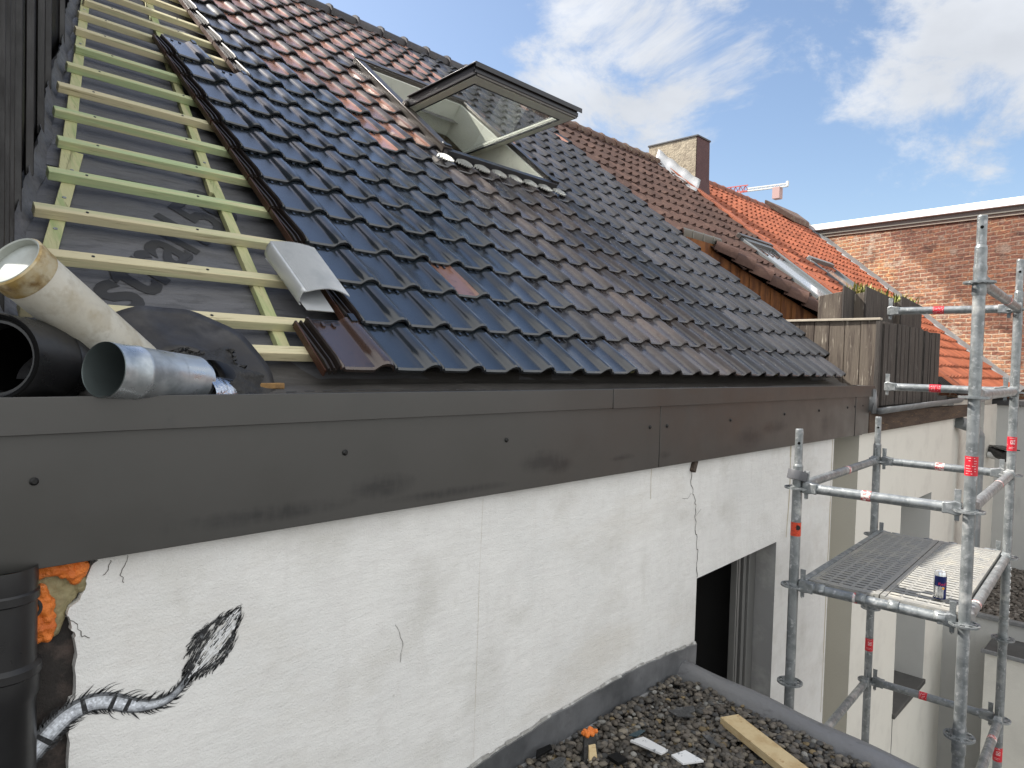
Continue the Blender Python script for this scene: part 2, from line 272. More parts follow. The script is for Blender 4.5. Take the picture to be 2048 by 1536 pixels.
def brickmat():
    m=mat('old_brick',(.3,.12,.07),.9,bump=[(14,.4)]); t=m.node_tree;N=t.nodes;L=t.links;b=N['Principled BSDF']
    tc=N['Texture Coordinate']; d=N.new('ShaderNodeVectorMath'); d.operation='DOT_PRODUCT'; L.new(tc.outputs['Object'],d.inputs[0]); d.inputs[1].default_value=BD
    sx=N.new('ShaderNodeSeparateXYZ'); L.new(tc.outputs['Object'],sx.inputs[0]); cx=N.new('ShaderNodeCombineXYZ'); L.new(d.outputs['Value'],cx.inputs[0]); L.new(sx.outputs[2],cx.inputs[1])
    n=N.new('ShaderNodeTexNoise'); n.inputs['Scale'].default_value=6; L.new(cx.outputs[0],n.inputs['Vector'])
    ad=N.new('ShaderNodeVectorMath'); ad.operation='MULTIPLY_ADD'; L.new(n.outputs['Color'],ad.inputs[0]); ad.inputs[1].default_value=(.06,.045,0); L.new(cx.outputs[0],ad.inputs[2])
    br=N.new('ShaderNodeTexBrick'); L.new(ad.outputs[0],br.inputs['Vector']); br.inputs['Scale'].default_value=1; br.inputs['Brick Width'].default_value=.2; br.inputs['Row Height'].default_value=.066; br.inputs['Mortar Size'].default_value=.011; br.inputs['Mortar Smooth'].default_value=.3; br.inputs['Bias'].default_value=-.1
    br.inputs['Color1'].default_value=(.33,.165,.095,1); br.inputs['Color2'].default_value=(.2,.08,.055,1); br.inputs['Mortar'].default_value=(.4,.31,.23,1)
    def mul(cur,sc,lo,hi,col,st=(1,1,1),mode='MULTIPLY'):
        mp=N.new('ShaderNodeMapping'); mp.inputs['Scale'].default_value=st; L.new(cx.outputs[0],mp.inputs[0])
        q=N.new('ShaderNodeTexNoise'); q.inputs['Scale'].default_value=sc; q.inputs['Detail'].default_value=8; L.new(mp.outputs[0],q.inputs['Vector']); r=N.new('ShaderNodeMapRange'); L.new(q.outputs[0],r.inputs[0]); r.inputs[1].default_value=lo; r.inputs[2].default_value=hi
        x=N.new('ShaderNodeMix'); x.data_type='RGBA'; x.blend_type=mode; L.new(r.outputs[0],x.inputs[0]); L.new(cur,x.inputs[6]); x.inputs[7].default_value=(*col,1); return x.outputs[2]
    cur=br.outputs[0]
    cur=mul(cur,1.3,.5,.6,(1.25,1.2,1.0)); cur=mul(cur,3.5,.55,.66,(.5,.44,.42),st=(1,2,1)); cur=mul(cur,11,.52,.66,(1.5,1.4,1.2),st=(1,2.5,1)); cur=mul(cur,4,.58,.68,(.4,.33,.26),mode='MIX'); cur=mul(cur,22,.48,.66,(.5,.46,.44),st=(1,2,1)); cur=mul(cur,60,.5,.7,(.7,.7,.7))
    # old soot line running down the wall
    mp=N.new('ShaderNodeVectorMath'); mp.operation='DOT_PRODUCT'; L.new(ad.outputs[0],mp.inputs[0]); mp.inputs[1].default_value=(-.96,1,0)
    nn=N.new('ShaderNodeTexNoise'); nn.inputs['Scale'].default_value=3; L.new(cx.outputs[0],nn.inputs['Vector']); s2=N.new('ShaderNodeMath'); s2.operation='ADD'; L.new(mp.outputs['Value'],s2.inputs[0]); L.new(nn.outputs[0],s2.inputs[1])
    r=N.new('ShaderNodeMapRange'); L.new(s2.outputs[0],r.inputs[0]); r.inputs[1].default_value=SOOT; r.inputs[2].default_value=SOOT+.15
    x=N.new('ShaderNodeMix'); x.data_type='RGBA'; x.blend_type='MULTIPLY'; L.new(r.outputs[0],x.inputs[0]); L.new(cur,x.inputs[6]); x.inputs[7].default_value=(.5,.42,.41,1)
    L.new(x.outputs[2],b.inputs['Base Color'])
    bp=[n for n in N if n.type=='BUMP'][0]; b2=N.new('ShaderNodeBump'); b2.inputs['Strength'].default_value=.9; b2.inputs['Distance'].default_value=.015; b2.invert=True; L.new(br.outputs['Fac'],b2.inputs['Height']); L.new(bp.outputs[0],b2.inputs['Normal']); L.new(b2.outputs[0],b.inputs['Normal'])
    return m
BA=Vector((15.3,4.13,0)); BB=Vector((13.6,-.32,0)); BD=(BA-BB).normalized(); SOOT=7.04
brickm=brickmat()
# ================================================================ GROUND
b=MB(); b.poly([(-400,-400,-7),(400,-400,-7),(400,400,-7),(-400,400,-7)]); b.build('ground',asphalt,kind='structure',ang=0)
# ================================================================ MAIN HOUSE
H=empty('terraced_house',(0,-.12,-7),'white rendered house with half tiled black glazed roof and long dark fascia','house')
WY=-.12
HOLE=[(-0.853,-.45),(-0.853,-0.546),(-0.872,-0.569),(-0.884,-0.624),(-0.921,-0.665),(-0.924,-0.693),(-0.908,-0.739),(-0.905,-0.776),(-0.904,-0.905),(-0.919,-0.943),(-0.922,-1.028),(-0.921,-1.122),(-.925,-1.4),(-.93,-1.95)]
def jag(pts,amp=.006,n=4):
    o=[]
    for (x0,z0),(x1,z1) in zip(pts,pts[1:]):
        for i in range(n):
            t=i/n; o.append((x0+(x1-x0)*t+(random.uniform(-amp,amp) if i else 0),z0+(z1-z0)*t+(random.uniform(-amp,amp) if i else 0)))
    return o+[pts[-1]]
hj=jag(HOLE)
b=MB()
f=[(x,WY,z) for x,z in hj]+[(2.6,WY,-1.95),(2.6,WY,-1.31),(2.6,WY,-.45)]
b.poly(f[:]); n=len(hj)
for (x0,z0),(x1,z1) in zip(hj,hj[1:]): b.poly([(x0,WY,z0),(x0,WY+.03,z0),(x1,WY+.03,z1),(x1,WY,z1)])
b.poly([(2.6,WY,-1.31),(3.82,WY,-1.275),(3.82,WY,-.45),(2.6,WY,-.45)])
b.poly([(3.82,WY,-7),(4.97,WY,-7),(4.97,WY,-.45),(3.82,WY,-.45),(3.82,WY,-1.275)])
b.poly([(2.6,WY,-1.95),(2.6,WY,-1.31),(2.6,.2,-1.31),(2.6,.2,-1.95)])
b.poly([(2.6,WY,-7),(3.82,WY,-7),(3.82,WY,-3.3),(2.6,WY,-3.3)]); b.poly([(2.6,WY,-1.31),(3.82,WY,-1.275),(3.82,.2,-1.275),(2.6,.2,-1.31)][::-1])
b.poly([(-.93,WY,-7),(2.6,WY,-7),(2.6,WY,-1.95),(-.93,WY,-1.95)])
wall=b.build('wall',plaster,H,ang=0)
b=MB(); b.box((-3.2,WY+.03,-7),(-.80,.2,-.45)); b.build('broken_wall_patch',brokenwall,H,ang=0)
b=MB(); b.poly([(3.82,WY,-3.3),(3.82,WY,-1.275),(3.82,.06,-1.275),(3.82,.06,-3.3)]); b.poly([(4.97,WY,-7),(4.97,WY+.3,-7),(4.97,WY+.3,-.45),(4.97,WY,-.45)]); b.build('wall_reveal',greyreveal,H,ang=0)
# door in the opening
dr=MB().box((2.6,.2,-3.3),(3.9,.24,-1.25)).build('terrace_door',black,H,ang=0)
fr=MB()
for x0,x1,y in ((3.505,3.52,.04),(3.535,3.562,.04),(3.64,3.685,.05),(3.70,3.81,.035)): fr.box((x0,y,-3.3),(x1,y+.05,-1.28))
fr.build('frame',mat('grey_door_frame',(.2,.2,.195),.4,.3),dr,bevel=.002)
MB().box((3.572,.05,-3.3),(3.58,.08,-1.28)).build('seal',rubber,dr)
# hairline cracks and stains in the render
def ribbon(pts,w,y=WY-.0015,n=3,amp=.004):
    q=MB(); P=jag(pts,amp,n)
    for (x0,z0),(x1,z1) in zip(P,P[1:]):
        dx,dz=x1-x0,z1-z0; l=math.hypot(dx,dz) or 1; a,c=-dz/l*w/2*random.uniform(.5,1.3),dx/l*w/2
        q.poly([(x0-a,y,z0-c),(x1-a,y,z1-c),(x1+a,y,z1+c),(x0+a,y,z0+c)])
    return q
ribbon([(2.506,-.515),(2.481,-.688),(2.554,-.824),(2.553,-.986),(2.601,-1.124),(2.601,-1.304)],.006,n=7,amp=.012).build('crack',crackm,wall,ang=0)
for P in ([(-0.775,-0.543),(-0.782,-0.572),(-0.795,-0.599),(-0.784,-0.623)],[(-0.933,-0.686),(-0.908,-0.711),(-0.893,-0.75),(-0.871,-0.764)],[(-.82,-.55),(-.825,-.575),(-.84,-.59)],[(2.49,-.74),(2.44,-.77),(2.38,-.76)],[(2.55,-.9),(2.62,-.86)],[(.2,-1.0),(.24,-1.08),(.23,-1.16)]):
    ribbon(P,.002,n=4).build('crack',crackm,wall,ang=0)
for P,w in (([(4.02,-.5),(4.03,-.9),(4.0,-1.27)],.022),([(.665,-.55),(.655,-1.1),(.65,-1.72)],.0011),([(4.93,-.5),(4.94,-1.4),(4.92,-3)],.02),([(2.02,-.53),(2.02,-.72)],.004)):
    ribbon(P,w,y=WY-.001).build('stain_line',render_stain,wall,ang=0)
MB().bar((2.52,WY-.01,-.5),(2.47,WY-.015,-.6),.035,.03,(0,1,0)).build('timber_stub',mat('rotten_timber_stub',(.06,.045,.035),.9,mix=[((.12,.09,.07),40,.5,.7)]),wall,bevel=.004)
# mural of a tufted tail
TAIL=[(-1.03,-1.07,105),(-0.983,-1.019,110),(-0.953,-0.99,110),(-0.923,-0.969,105),(-0.881,-0.955,100),(-0.845,-0.957,95),(-0.808,-0.97,90),(-0.77,-0.991,85),(-0.731,-1.008,72),(-0.691,-1.015,60),(-0.658,-1.013,55),(-0.633,-0.999,50),(-0.608,-0.976,52),(-0.586,-0.951,60)]
def tailp(t):
    k=min(int(t),len(TAIL)-2); u=t-k; a,c=TAIL[k],TAIL[k+1]
    P0=TAIL[max(k-1,0)];P3=TAIL[min(k+2,len(TAIL)-1)]
    cr_=lambda i:.5*((2*a[i])+(-P0[i]+c[i])*u+(2*P0[i]-5*a[i]+4*c[i]-P3[i])*u*u+(-P0[i]+3*a[i]-3*c[i]+P3[i])*u**3)
    return cr_(0),cr_(1),cr_(2)*.00037
def tailn(t):
    x,z,w=tailp(t);x1,z1,_=tailp(min(t+.05,len(TAIL)-1.001)); x0,z0,_=tailp(max(t-.05,0)); d=Vector((x1-x0,z1-z0)); d.normalize(); return x,z,w,-d.y,d.x
tail=MB(); NT=90; NW=9
for i in range(NT):
    for j in range(NW):
        ps=[]
        for a,c in ((i,j),(i+1,j),(i+1,j+1),(i,j+1)):
            x,z,w,nx,nz=tailn(a/NT*(len(TAIL)-1.001)); v=(c/NW-.5)*w*1.5; ps.append((x+nx*v,WY-.002,z+nz*v))
        e=abs((j+.5)/NW-.5)*2; br=(2.1-2.2*e**1.6 if j<7 else .35)*random.uniform(.7,1.2); br*=1 if i/NT<.55 else max(.35,1-(i/NT-.55)*1.6)
        tail.tint=(max(br,.1),)*3; tail.poly(ps)
mural=tail.build('painted_tail',paintg,wall,ang=0,tinted=True)
k=MB()
for t,ww in ((1.05,.5),(3.9,.45),(5.95,.4),(7.0,.45)):
    x,z,w,nx,nz=tailn(t); dx,dz=nz,-nx; a=.007; k.poly([(x-nx*w*.6-dx*a,WY-.003,z-nz*w*.6-dz*a),(x-nx*w*.6+dx*a,WY-.003,z-nz*w*.6+dz*a),(x+nx*w*.55+dx*a*.8,WY-.003,z+nz*w*.55+dz*a*.8),(x+nx*w*.55-dx*a*.8,WY-.003,z+nz*w*.55-dz*a*.8)])
def stroke(mb,x0,z0,x1,z1,w,y=WY-.003,bend=0):
    d=Vector((x1-x0,z1-z0)); L=d.length or 1e-6; nrm=Vector((-d.y,d.x))/L; P=[]
    for i in range(6):
        u=i/5; c=Vector((x0,z0))+d*u+nrm*bend*math.sin(u*math.pi); ww=w*(1-u**1.5)*.5; P.append((c+nrm*ww,c-nrm*ww))
    for (a,c),(e,g) in zip(P,P[1:]): mb.poly([(c.x,y,c.y),(g.x,y,g.y),(e.x,y,e.y),(a.x,y,a.y)])
for i in range(170):   # bristles
    t=random.uniform(.3,12.3); x,z,w,nx,nz=tailn(t); sgn=1 if (random.random()<.55) else -1; L=random.uniform(.008,.03)*(1.7 if random.random()<.12 else 1)
    dx,dz=nz,-nx; sx=x+nx*w*.62*sgn; sz=z+nz*w*.62*sgn; stroke(k,sx,sz,sx+nx*sgn*L*.6+dx*L,sz+nz*sgn*L*.6+dz*L,.0028,bend=L*.15*sgn)
for (x0,z0,x1,z1) in ((-.895,-.935,-.858,-.9),(-.87,-.935,-.814,-.922),(-.82,-.945,-.778,-.94),(-.747,-.99,-.715,-.975),(-.715,-1.0,-.687,-.972),(-.69,-1.03,-.632,-1.044),(-.758,-1.02,-.736,-1.05),(-.68,-1.0,-.665,-.98),(-.64,-1.02,-.607,-1.013)): stroke(k,x0,z0,x1,z1,.006)
TUFT=[(-0.595,-0.966),(-0.604,-0.927),(-0.592,-0.876),(-0.571,-0.832),(-0.54,-0.813),(-0.495,-0.796),(-0.457,-0.787),(-0.436,-0.78),(-0.433,-0.807),(-0.447,-0.841),(-0.451,-0.878),(-0.469,-0.92),(-0.501,-0.949),(-0.542,-0.957),(-0.573,-0.964)]
c0=Vector((-.585,-.955)); tip=Vector((-.437,-.785))
def inside(p,poly):
    r=False; n=len(poly)
    for i in range(n):
        a,c=poly[i],poly[(i+1)%n]
        if (a[1]>p[1])!=(c[1]>p[1]) and p[0]<(c[0]-a[0])*(p[1]-a[1])/(c[1]-a[1])+a[0]: r=not r
    return r
k2=MB();gk=MB()
for i in range(260):   # feathered outline and solid flanks of the tuft
    j=random.randrange(len(TUFT)); t=random.random(); a_,b_=TUFT[j],TUFT[(j+1)%len(TUFT)]; x=a_[0]+(b_[0]-a_[0])*t; z=a_[1]+(b_[1]-a_[1])*t; d=((tip-Vector((x,z))).normalized()*.6+(tip-c0).normalized()).normalized(); x+=random.gauss(0,.004); z+=random.gauss(0,.004); L=random.uniform(.012,.04); stroke(k,x-d.x*L*.6,z-d.y*L*.6,x+d.x*L*.4,z+d.y*L*.4,random.uniform(.0015,.004),bend=random.gauss(0,.003))
for i in range(1100):
    x=random.uniform(-.61,-.43);z=random.uniform(-.97,-.775)
    if not inside((x,z),TUFT): continue
    u=(Vector((x,z))-c0); ax=(tip-c0).normalized(); lat=u.dot(Vector((-ax.y,ax.x))); along=u.dot(ax); wid=.05*math.sin(min(max(along/.225,.02),1)*math.pi*.9)+.006
    e=lat/wid; d=(ax+Vector((-ax.y,ax.x))*e*.35*(1-2*along/.225)).normalized(); L=random.uniform(.012,.03)
    tgt=k if (e>.42 or e<-.6 or random.random()<.22) else (k2 if random.random()<.6 else gk)
    stroke(tgt,x-d.x*L/2,z-d.y*L/2,x+d.x*L/2,z+d.y*L/2,random.uniform(.002,.0055),y=WY-.003-random.uniform(0,.0015))
k.build('dark_strokes',paintk,mural if False else wall,ang=0); k2.build('white_strokes',paintw,wall,ang=0)
# expanding foam in the broken corner
def blobby(pts,y,t,n=1,seed=1,cell=.012):
    rnd=random.Random(seed); q=MB(); xs=[p[0] for p in pts]; zs=[p[1] for p in pts]; x=min(xs)
    while x<max(xs):
        z=min(zs)
        while z<max(zs):
            px,pz=x+rnd.uniform(-.004,.004),z+rnd.uniform(-.004,.004)
            if inside((px,pz),pts):
                r=cell*rnd.uniform(.8,1.6); q.lathe([(.001,-r),(r*.7,-r*.7),(r,0),(r*.7,r*.7),(.001,r)],(px,y-rnd.uniform(0,t),pz),8,(rnd.uniform(-.3,.3),1,rnd.uniform(-.3,.3)))
            z+=cell
        x+=cell
    return q
def remesh(o,vox,disp=0,nsz=.02):
    r=o.modifiers.new('remesh','REMESH'); r.mode='VOXEL'; r.voxel_size=vox; r.use_smooth_shade=True
    sm=o.modifiers.new('smooth','SMOOTH'); sm.iterations=3; sm.factor=.6
FO1=[(-1.06,-0.50),(-0.994,-0.50),(-0.946,-0.50),(-0.895,-0.50),(-0.884,-0.568),(-0.907,-0.59),(-0.939,-0.57),(-0.969,-0.561),(-1.06,-0.557)]
FO2=[(-1.05,-0.581),(-0.986,-0.594),(-0.973,-0.607),(-0.961,-0.642),(-0.955,-0.667),(-0.964,-0.697),(-0.958,-0.722),(-0.977,-0.742),(-1.05,-0.735)]
WOOL=[(-1.06,-0.547),(-0.889,-0.565),(-0.889,-0.623),(-0.93,-0.667),(-0.947,-0.733),(-1.06,-0.739)]
remesh(blobby(WOOL,-.095,.01,seed=3,cell=.014).build('insulation_foam',wool,H),.0035)
o=blobby(FO1,-.115,.015,seed=4); q=blobby(FO2,-.115,.015,seed=5); o.add(q.v,q.f); remesh(o.build('orange_foam',foam,H),.003)
# fascia
FY=-.165
fa=MB(); fa.box((-3.2,FY,-.53),(2.022,FY+.012,-.16)); fa.box((2.028,FY,-.53),(5.35,FY+.012,-.16)); fa.box((5.353,FY-.004,-.535),(5.56,FY+.012,-.16)); fa.box((5.563,FY,-.53),(5.74,FY+.012,-.16)); fa.box((-3.2,FY+.012,-.53),(5.74,WY+.0,-.518)); fa.box((5.728,FY+.012,-.53),(5.74,.02,-.1))
fascia=fa.build('fascia',alu,H,bevel=.0015)
fc=MB(); fc.box((-3.2,-.182,-.170),(1.531,-.1655,-.070)); fc.box((1.534,-.184,-.172),(5.82,-.1655,-.068)); fc.box((-3.2,-.1655,-.078),(5.82,-.145,-.0705)); fc.box((5.806,-.17,-.17),(5.82,.02,-.07))
fc.build('fascia_cap',alu,H,bevel=.0015)
for x,z in [(-1.016,-0.294),(-0.074,-0.287),(0.757,-0.292),(1.918,-0.289),(2.098,-0.291),(2.891,-0.288),(3.764,-0.277),(4.457,-0.271),(5.137,-0.264),(5.335,-0.26),(5.543,-0.256)]:
    q=MB(); q.lathe([(.011,0),(.011,.002),(.006,.007),(.0005,.007)],(x,FY-.001,z),14,(0,-1,0)); q.build('screw',screwm,fascia)
# soot smears: clusters of soft strokes on the metal
for x,z,w,h in [(.104,-.425,.13,.05),(1.041,-.417,.16,.05),(1.658,-.442,.09,.02),(2.087,-.46,.06,.015),(3.435,-.41,.32,.06),(4.611,-.43,.08,.05),(5.28,-.25,.02,.03),(-.35,-.47,.3,.03)]:
    pass
# gutter trough behind the fascia
g=MB(); g.box((-3.2,-.153,-.17),(5.728,.06,-.16)); g.box((-3.2,.05,-.16),(5.728,.056,-.08)); g.build('gutter_trough',zinc_black,H,ang=0)
# eaves membrane hanging over the trough
def emf(u,v):
    X=-.9+u*6.65; sag=.012*math.sin(X*3.1)+.008*math.sin(X*7.7+1)
    y=.09-.15*v; z=.09*.81-.125-(.055*v+.035*v*v)+sag*v+.008*math.sin(v*9+X)
    if v<0: z=y*.811-.137
    return (X,y,z)
dsh=MB().grid(lambda u,v:emf(u,v*2-1),160,16); dsh.cur=1; X=-.2
while X<3.2:
    for v in (.35,.86):
        if random.random()<.8:
            a=Vector(emf((X+.9)/6.65,v)); c=Vector(emf((X+.94)/6.65,v)); dsh.poly([a+Vector((0,-.003,.0)),c+Vector((0,-.003,.0)),c+Vector((0,-.0015,.004)),a+Vector((0,-.0015,.004))])
    X+=.075
em=dsh.build('eaves_membrane',[membrane2,membrane_p],H,ang=80)
def eamap(X0,v0):
    def mw(x,y):
        p=Vector(emf((X0+x+.9)/6.65,v0)); return (p.x,p.y-.003-y*.3,p.z+.0015+y*.75)
    return mw
for X0 in (-.02,1.22): text_mesh('15 cm',.04,eamap(X0,.68),'printed_text',membrane_p,em)
MB().bar((-.30,.065,-.055),(-.2,.065,-.055),.035,.022).build('timber_offcut',mat('raw_orange_timber',(.3,.17,.06),.8,mix=[((.1,.06,.03),20,.5,.7)],bump=[(30,.6)]),H,bevel=.003)
# membrane on the roof (hole left open for the window)
OM=-.112
def memf(X0,X1,s0,s1):
    def fn(u,v):
        X=X0+(X1-X0)*u; s=s0+(s1-s0)*v
        sag=.011*math.sin(s*9.5+X*1.2)+.008*math.sin(X*5+s*3)+.005*math.sin(X*17+s*7)
        e=math.sin(max(0,min(1,(X+.95)/1.0))*math.pi)
        return RP(X,s,OM+sag*.55)
    return fn
mb=MB(); mb.grid(memf(-1.4,2.36,.08,6.4),60,110); mb.grid(memf(2.36,3.55,.08,2.85),8,8); mb.grid(memf(2.36,3.55,4.3,6.4),8,8); mb.grid(memf(3.55,5.75,.08,6.4),8,20)
def memmap(X0,s0,ang):
    c,s=math.cos(ang),math.sin(ang)
    def mw(x,y):
        X=X0+x*c-y*s; t=s0+x*s+y*c
        sag=.011*math.sin(t*9.5+X*1.2)+.008*math.sin(X*5+t*3)+.005*math.sin(X*17+t*7)
        return RP(X,t,OM+sag*.55+.0035)
    return mw
mb.cur=1
for i in range(26):
    X=random.uniform(-.75,.2);t=1.46+random.choice((.22,.25))+random.uniform(-.01,.01); w=memmap(X,t,.02); mb.poly([w(0,0),w(.05,0),w(.05,.004),w(0,.004)])
mem=mb.build('membrane',[membrane,membrane_p],H,ang=80)
# overlap seam of the membrane and its marks
def ov(u,v): X=-.9+u*1.5; return RP(X,1.47-.04*u+v*.02+.006*math.sin(X*14),OM+.014-.004*v)
MB().grid(ov,40,1).build('membrane_lap',membrane,mem,ang=80)
text_mesh('mistral150',.36,memmap(-.83,.16,math.radians(52)),'printed_text',membrane_p,mem,xs=1.0,bold=.008,shear=.2)
text_mesh('20 cm',.05,memmap(-.18,1.74,math.radians(2)),'printed_text',membrane_p,mem)
# skewed clad wall line: X at height s
def WX(s): return -1.09+.236*s+.008*math.sin(s*5)
# counter battens
CB=[((-.655,1.40),(-.03,4.25)),((-.875,.55),(-.575,1.60)),((.0,1.46),(.475,4.75)),((-.108,.22),(.035,1.62))]
for (X0,s0),(X1,s1) in CB:
    q=MB(); d=Vector((X1-X0,s1-s0)).normalized()*0.025; nx,ns=-d.y,d.x; P=[]
    for o in (-.108,-.077): P+=[RP(X0-nx,s0-ns,o),RP(X0+nx,s0+ns,o),RP(X1+nx,s1+ns,o),RP(X1-nx,s1-ns,o)]
    q.hexa([P[i] for i in (1,0,3,2,5,4,7,6)]); cbo=q.build('counter_batten',cb_w,H,bevel=.002)
    for t in np.arange(.1,1,.24): MB().lathe([(.008,0),(.008,.002),(.0005,.003)],RP(X0+(X1-X0)*t,s0+(s1-s0)*t,-.0765),10,RP(0,0,1)).build('screw',galv,cbo)
q=MB()
for X in (1.0,1.6,2.2,3.7,4.4,5.1,5.6): q.rbox(X,X+.05,.15,6.3,-.108,-.077)
q.build('hidden_counter_battens',cb_w,H,ang=0)
# battens, one under each tile head
for i in range(0,21):
    s=(.55 if i==0 else i+.15)*G
    if i>12 and i%2: pass
    x0=WX(s)+random.uniform(.02,.05) if i else -.93
    tw=random.uniform(-.006,.006); X1=5.7
    for (a,c) in ([(x0,5.7)] if not(2.75<s<4.42) else [(x0,2.26),(3.64,5.7)]):
        P=[RP(a,s-.024,-.0765),RP(c,s-.024+(tw),-.0765),RP(c,s+.024+tw,-.0765),RP(a,s+.024,-.0765),RP(a,s-.024,-.036),RP(c,s-.024+tw,-.036),RP(c,s+.024+tw,-.036),RP(a,s+.024,-.036)]
        bo=MB().hexa(P).build('batten',batten_g if i in (8,9,5,4,6) else batten_w,H,bevel=.0025)
        if a==x0 and i<14:
            for X in (x0+.12+.07*random.random(),x0+.6,): MB().lathe([(.006,0),(.006,.0015),(.0005,.002)],RP(X,s,-.0355),8,RP(0,0,1)).build('nail_head',screwm,bo)
# ---- tiles
PROF=[(0,-.004),(.003,.008),(.009,.011),(.015,.008),(.02,.001),(.028,0),(.09,-.001),(.148,0),(.157,.003),(.166,.014),(.180,.027),(.200,.034),(.222,.033),(.240,.022),(.248,.008),(.25,-.002)]
def tile(b,x0,s0,g,w,prof,lift,jit,lip=.02,ext=.03,hs=.82):
    k=len(prof); j0,j1,jx=jit; rows=[]
    for s,o,hh,nose in ((s0-.0,lift-.006,1,1),(s0+.01,lift,1.0,0),(s0+g*.45,lift*.55,.95,0),(s0+g+ext,-.006,hs,0)):
        t=(s-s0)/g; rows.append([RP(x0+u*w/.25,s+(.0 if not nose else 0),o+h*hh*w/.25+j0+(j1-j0)*t+jx*(u/.25-.5)) for u,h in prof])
    rows.insert(0,[RP(x0+u*w/.25,s0+.002,lift-lip+h*w/.25+j0+jx*(u/.25-.5)) for u,h in prof])
    V=[p for r in rows for p in r]; F=[(r*k+i,r*k+i+1,(r+1)*k+i+1,(r+1)*k+i) for r in range(len(rows)-1) for i in range(k-1)]
    b.add(V,F)
def has(c,r):
    if r==0: return 1<=c<=22
    if r<=10: 
        ok=c>=2
    else: ok=c>=4
    if r==10 and c==3: ok=False
    if 10<=c<=14 and 9<=r<=13: ok=False
    if c==15 and 9<=r<=13: ok=False
    return ok and c<=23 and r<=20
mtile=MB(); mgl=MB()
for r in range(21):
    for c in range(1,24):
        if not has(c,r): continue
        u=random.random
        worn=0
        if c>=6 and r<9: worn=max(0,min(1,(c-6)/5))
        if c>=4 and r>=11: worn=max(worn,min(1,(c-3+ (r-11)*.7)/5))
        if c>=7 and 7<=r<11: worn=max(worn,(c-6)/3)
        if r<9 and (c-r*.4)<6: worn*=.3
        worn=min(1,worn)*(.6+.6*u())
        jit=(random.gauss(0,.0018),random.gauss(0,.0014),random.gauss(0,.002))
        base=np.array((.013,.018,.024)); brown=(np.array((.055,.045,.042)) if c<15 else np.array((.042,.041,.045)))*(.7+.6*u()); salm=np.array((.42,.2,.13))
        p_s=0
        if r>=11 and 4<=c<=17: p_s=.85+.1*(c>5)
        if 7<=c<=9 and 8<=r<=14: p_s=.85
        if 8<=c<=13 and 5<=r<=8: p_s=0
        if r>=11 and c>16: p_s=.07
        if c in(4,5) and r<14: p_s=.06
        col=base*(1-worn)+brown*worn
        if c==1 and r==0: col=np.array((.05,.028,.02))
        tgt=mtile; tgt.cur=0 if worn<.45 else 1
        jitn=jit
        pan=col
        if u()<p_s: pan=(lambda t:col*(1-t)+salm*t)(.3+.6*u())
        n0=len(tgt.f)
        tile(tgt,(c-1)*PW,r*G,G,PW,PROF,.019,jitn)
        K=len(PROF)-1
        for fi in range(n0,len(tgt.f)):
            i=(fi-n0)%K; row=(fi-n0)//K
            cc=pan if (4<=i<=8 and row>=2) else (col*1.15 if i>8 and worn>.4 else col)
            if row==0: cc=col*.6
            tgt.c[fi]=tuple(cc)
            if 4<=i<=8 and row>=1 and worn>=.45: tgt.m[fi]=2
        # small nibs showing at the head of the pan
        if r+1<=20 and has(c,r):
            for q in (.055,.105):
                tgt.tint=tuple(col*.8); tgt.rbox((c-1)*PW+q,(c-1)*PW+q+.012,(r+1)*G-.028,(r+1)*G-.002,-.004,.0045)
        # interlocking ribs along an exposed left edge
        if not has(c-1,r) and c<10:
            LP=[(-.05,-.035),(-.047,-.012),(-.040,-.010),(-.036,-.022),(-.027,-.022),(-.024,-.008),(-.018,-.008),(-.014,-.02),(-.006,-.02),(-.002,.002),(.004,.008)]
            tgt.cur=1; tgt.tint=(.016,.011,.009); k=len(LP)
            V=[RP((c-1)*PW+x,s,o+h) for s,o in ((r*G+.012,.018),(r*G+.06,.022),(r*G+G+.02,-.002)) for x,h in LP]
            tgt.add(V,[(a*k+i,a*k+i+1,(a+1)*k+i+1,(a+1)*k+i) for a in range(2) for i in range(k-1)])
            tgt.add([RP((c-1)*PW+x,r*G+.012,.018+h-d) for d in (.02,0) for x,h in LP],[(i,i+1,k+i+1,k+i) for i in range(k-1)])
            tgt.tint=(.06,.025,.015); tgt.rbox((c-1)*PW-.056,(c-1)*PW-.049,r*G+.015,r*G+G,-.034,-.004)
roofm=mtile.build('tile_roof',[glaze,glaze_dull,glaze_pan],H,ang=32,tinted=True)
# head ribs of the top open tiles
q=MB(); 
for c,r in ((2,11),(3,10),(1,1)):
    for i in range(4): q.rbox((c-1)*PW+.02,(c-1)*PW+.15,r*G-.012+i*.011,r*G-.007+i*.011,-.02,-.004)
    q.rbox((c-1)*PW+.19,(c-1)*PW+.22,r*G-.01,r*G+.04,-.01,.03)
q.build('tile_head_ribs',glaze,roofm,ang=0)
# ridge
rg=MB(); rd=MB(); RS=20.6*G
def ridgecap(mb,X,L,s,r0,r1,col,n=9,dz=0):
    mb.tint=col; V=[]
    for xx,rr_ in ((X,r0),(X+.03,r0*1.0),(X+.05,r1),(X+L+.02,r1*.96)):
        for i in range(n):
            a=math.pi*(-.12+1.24*i/(n-1)); p=RP(xx,s,0); V.append((xx,p.y-math.cos(a)*rr_,p.z+dz+math.sin(a)*rr_*.9-.02))
    k=n; mb.add(V,[(j*k+i,(j+1)*k+i,(j+1)*k+i+1,j*k+i+1) for j in range(3) for i in range(k-1)]); mb.add([V[i] for i in range(n)],[list(range(n))[::-1]])
X=-.4; i=0
while X<5.7: ridgecap(rg,X,.36,RS,.135,.11,tuple(np.array((.05,.045,.047))*random.uniform(.7,1.4))); X+=.36
rg.build('ridge_tiles',glaze_dull,H,tinted=True,ang=40)
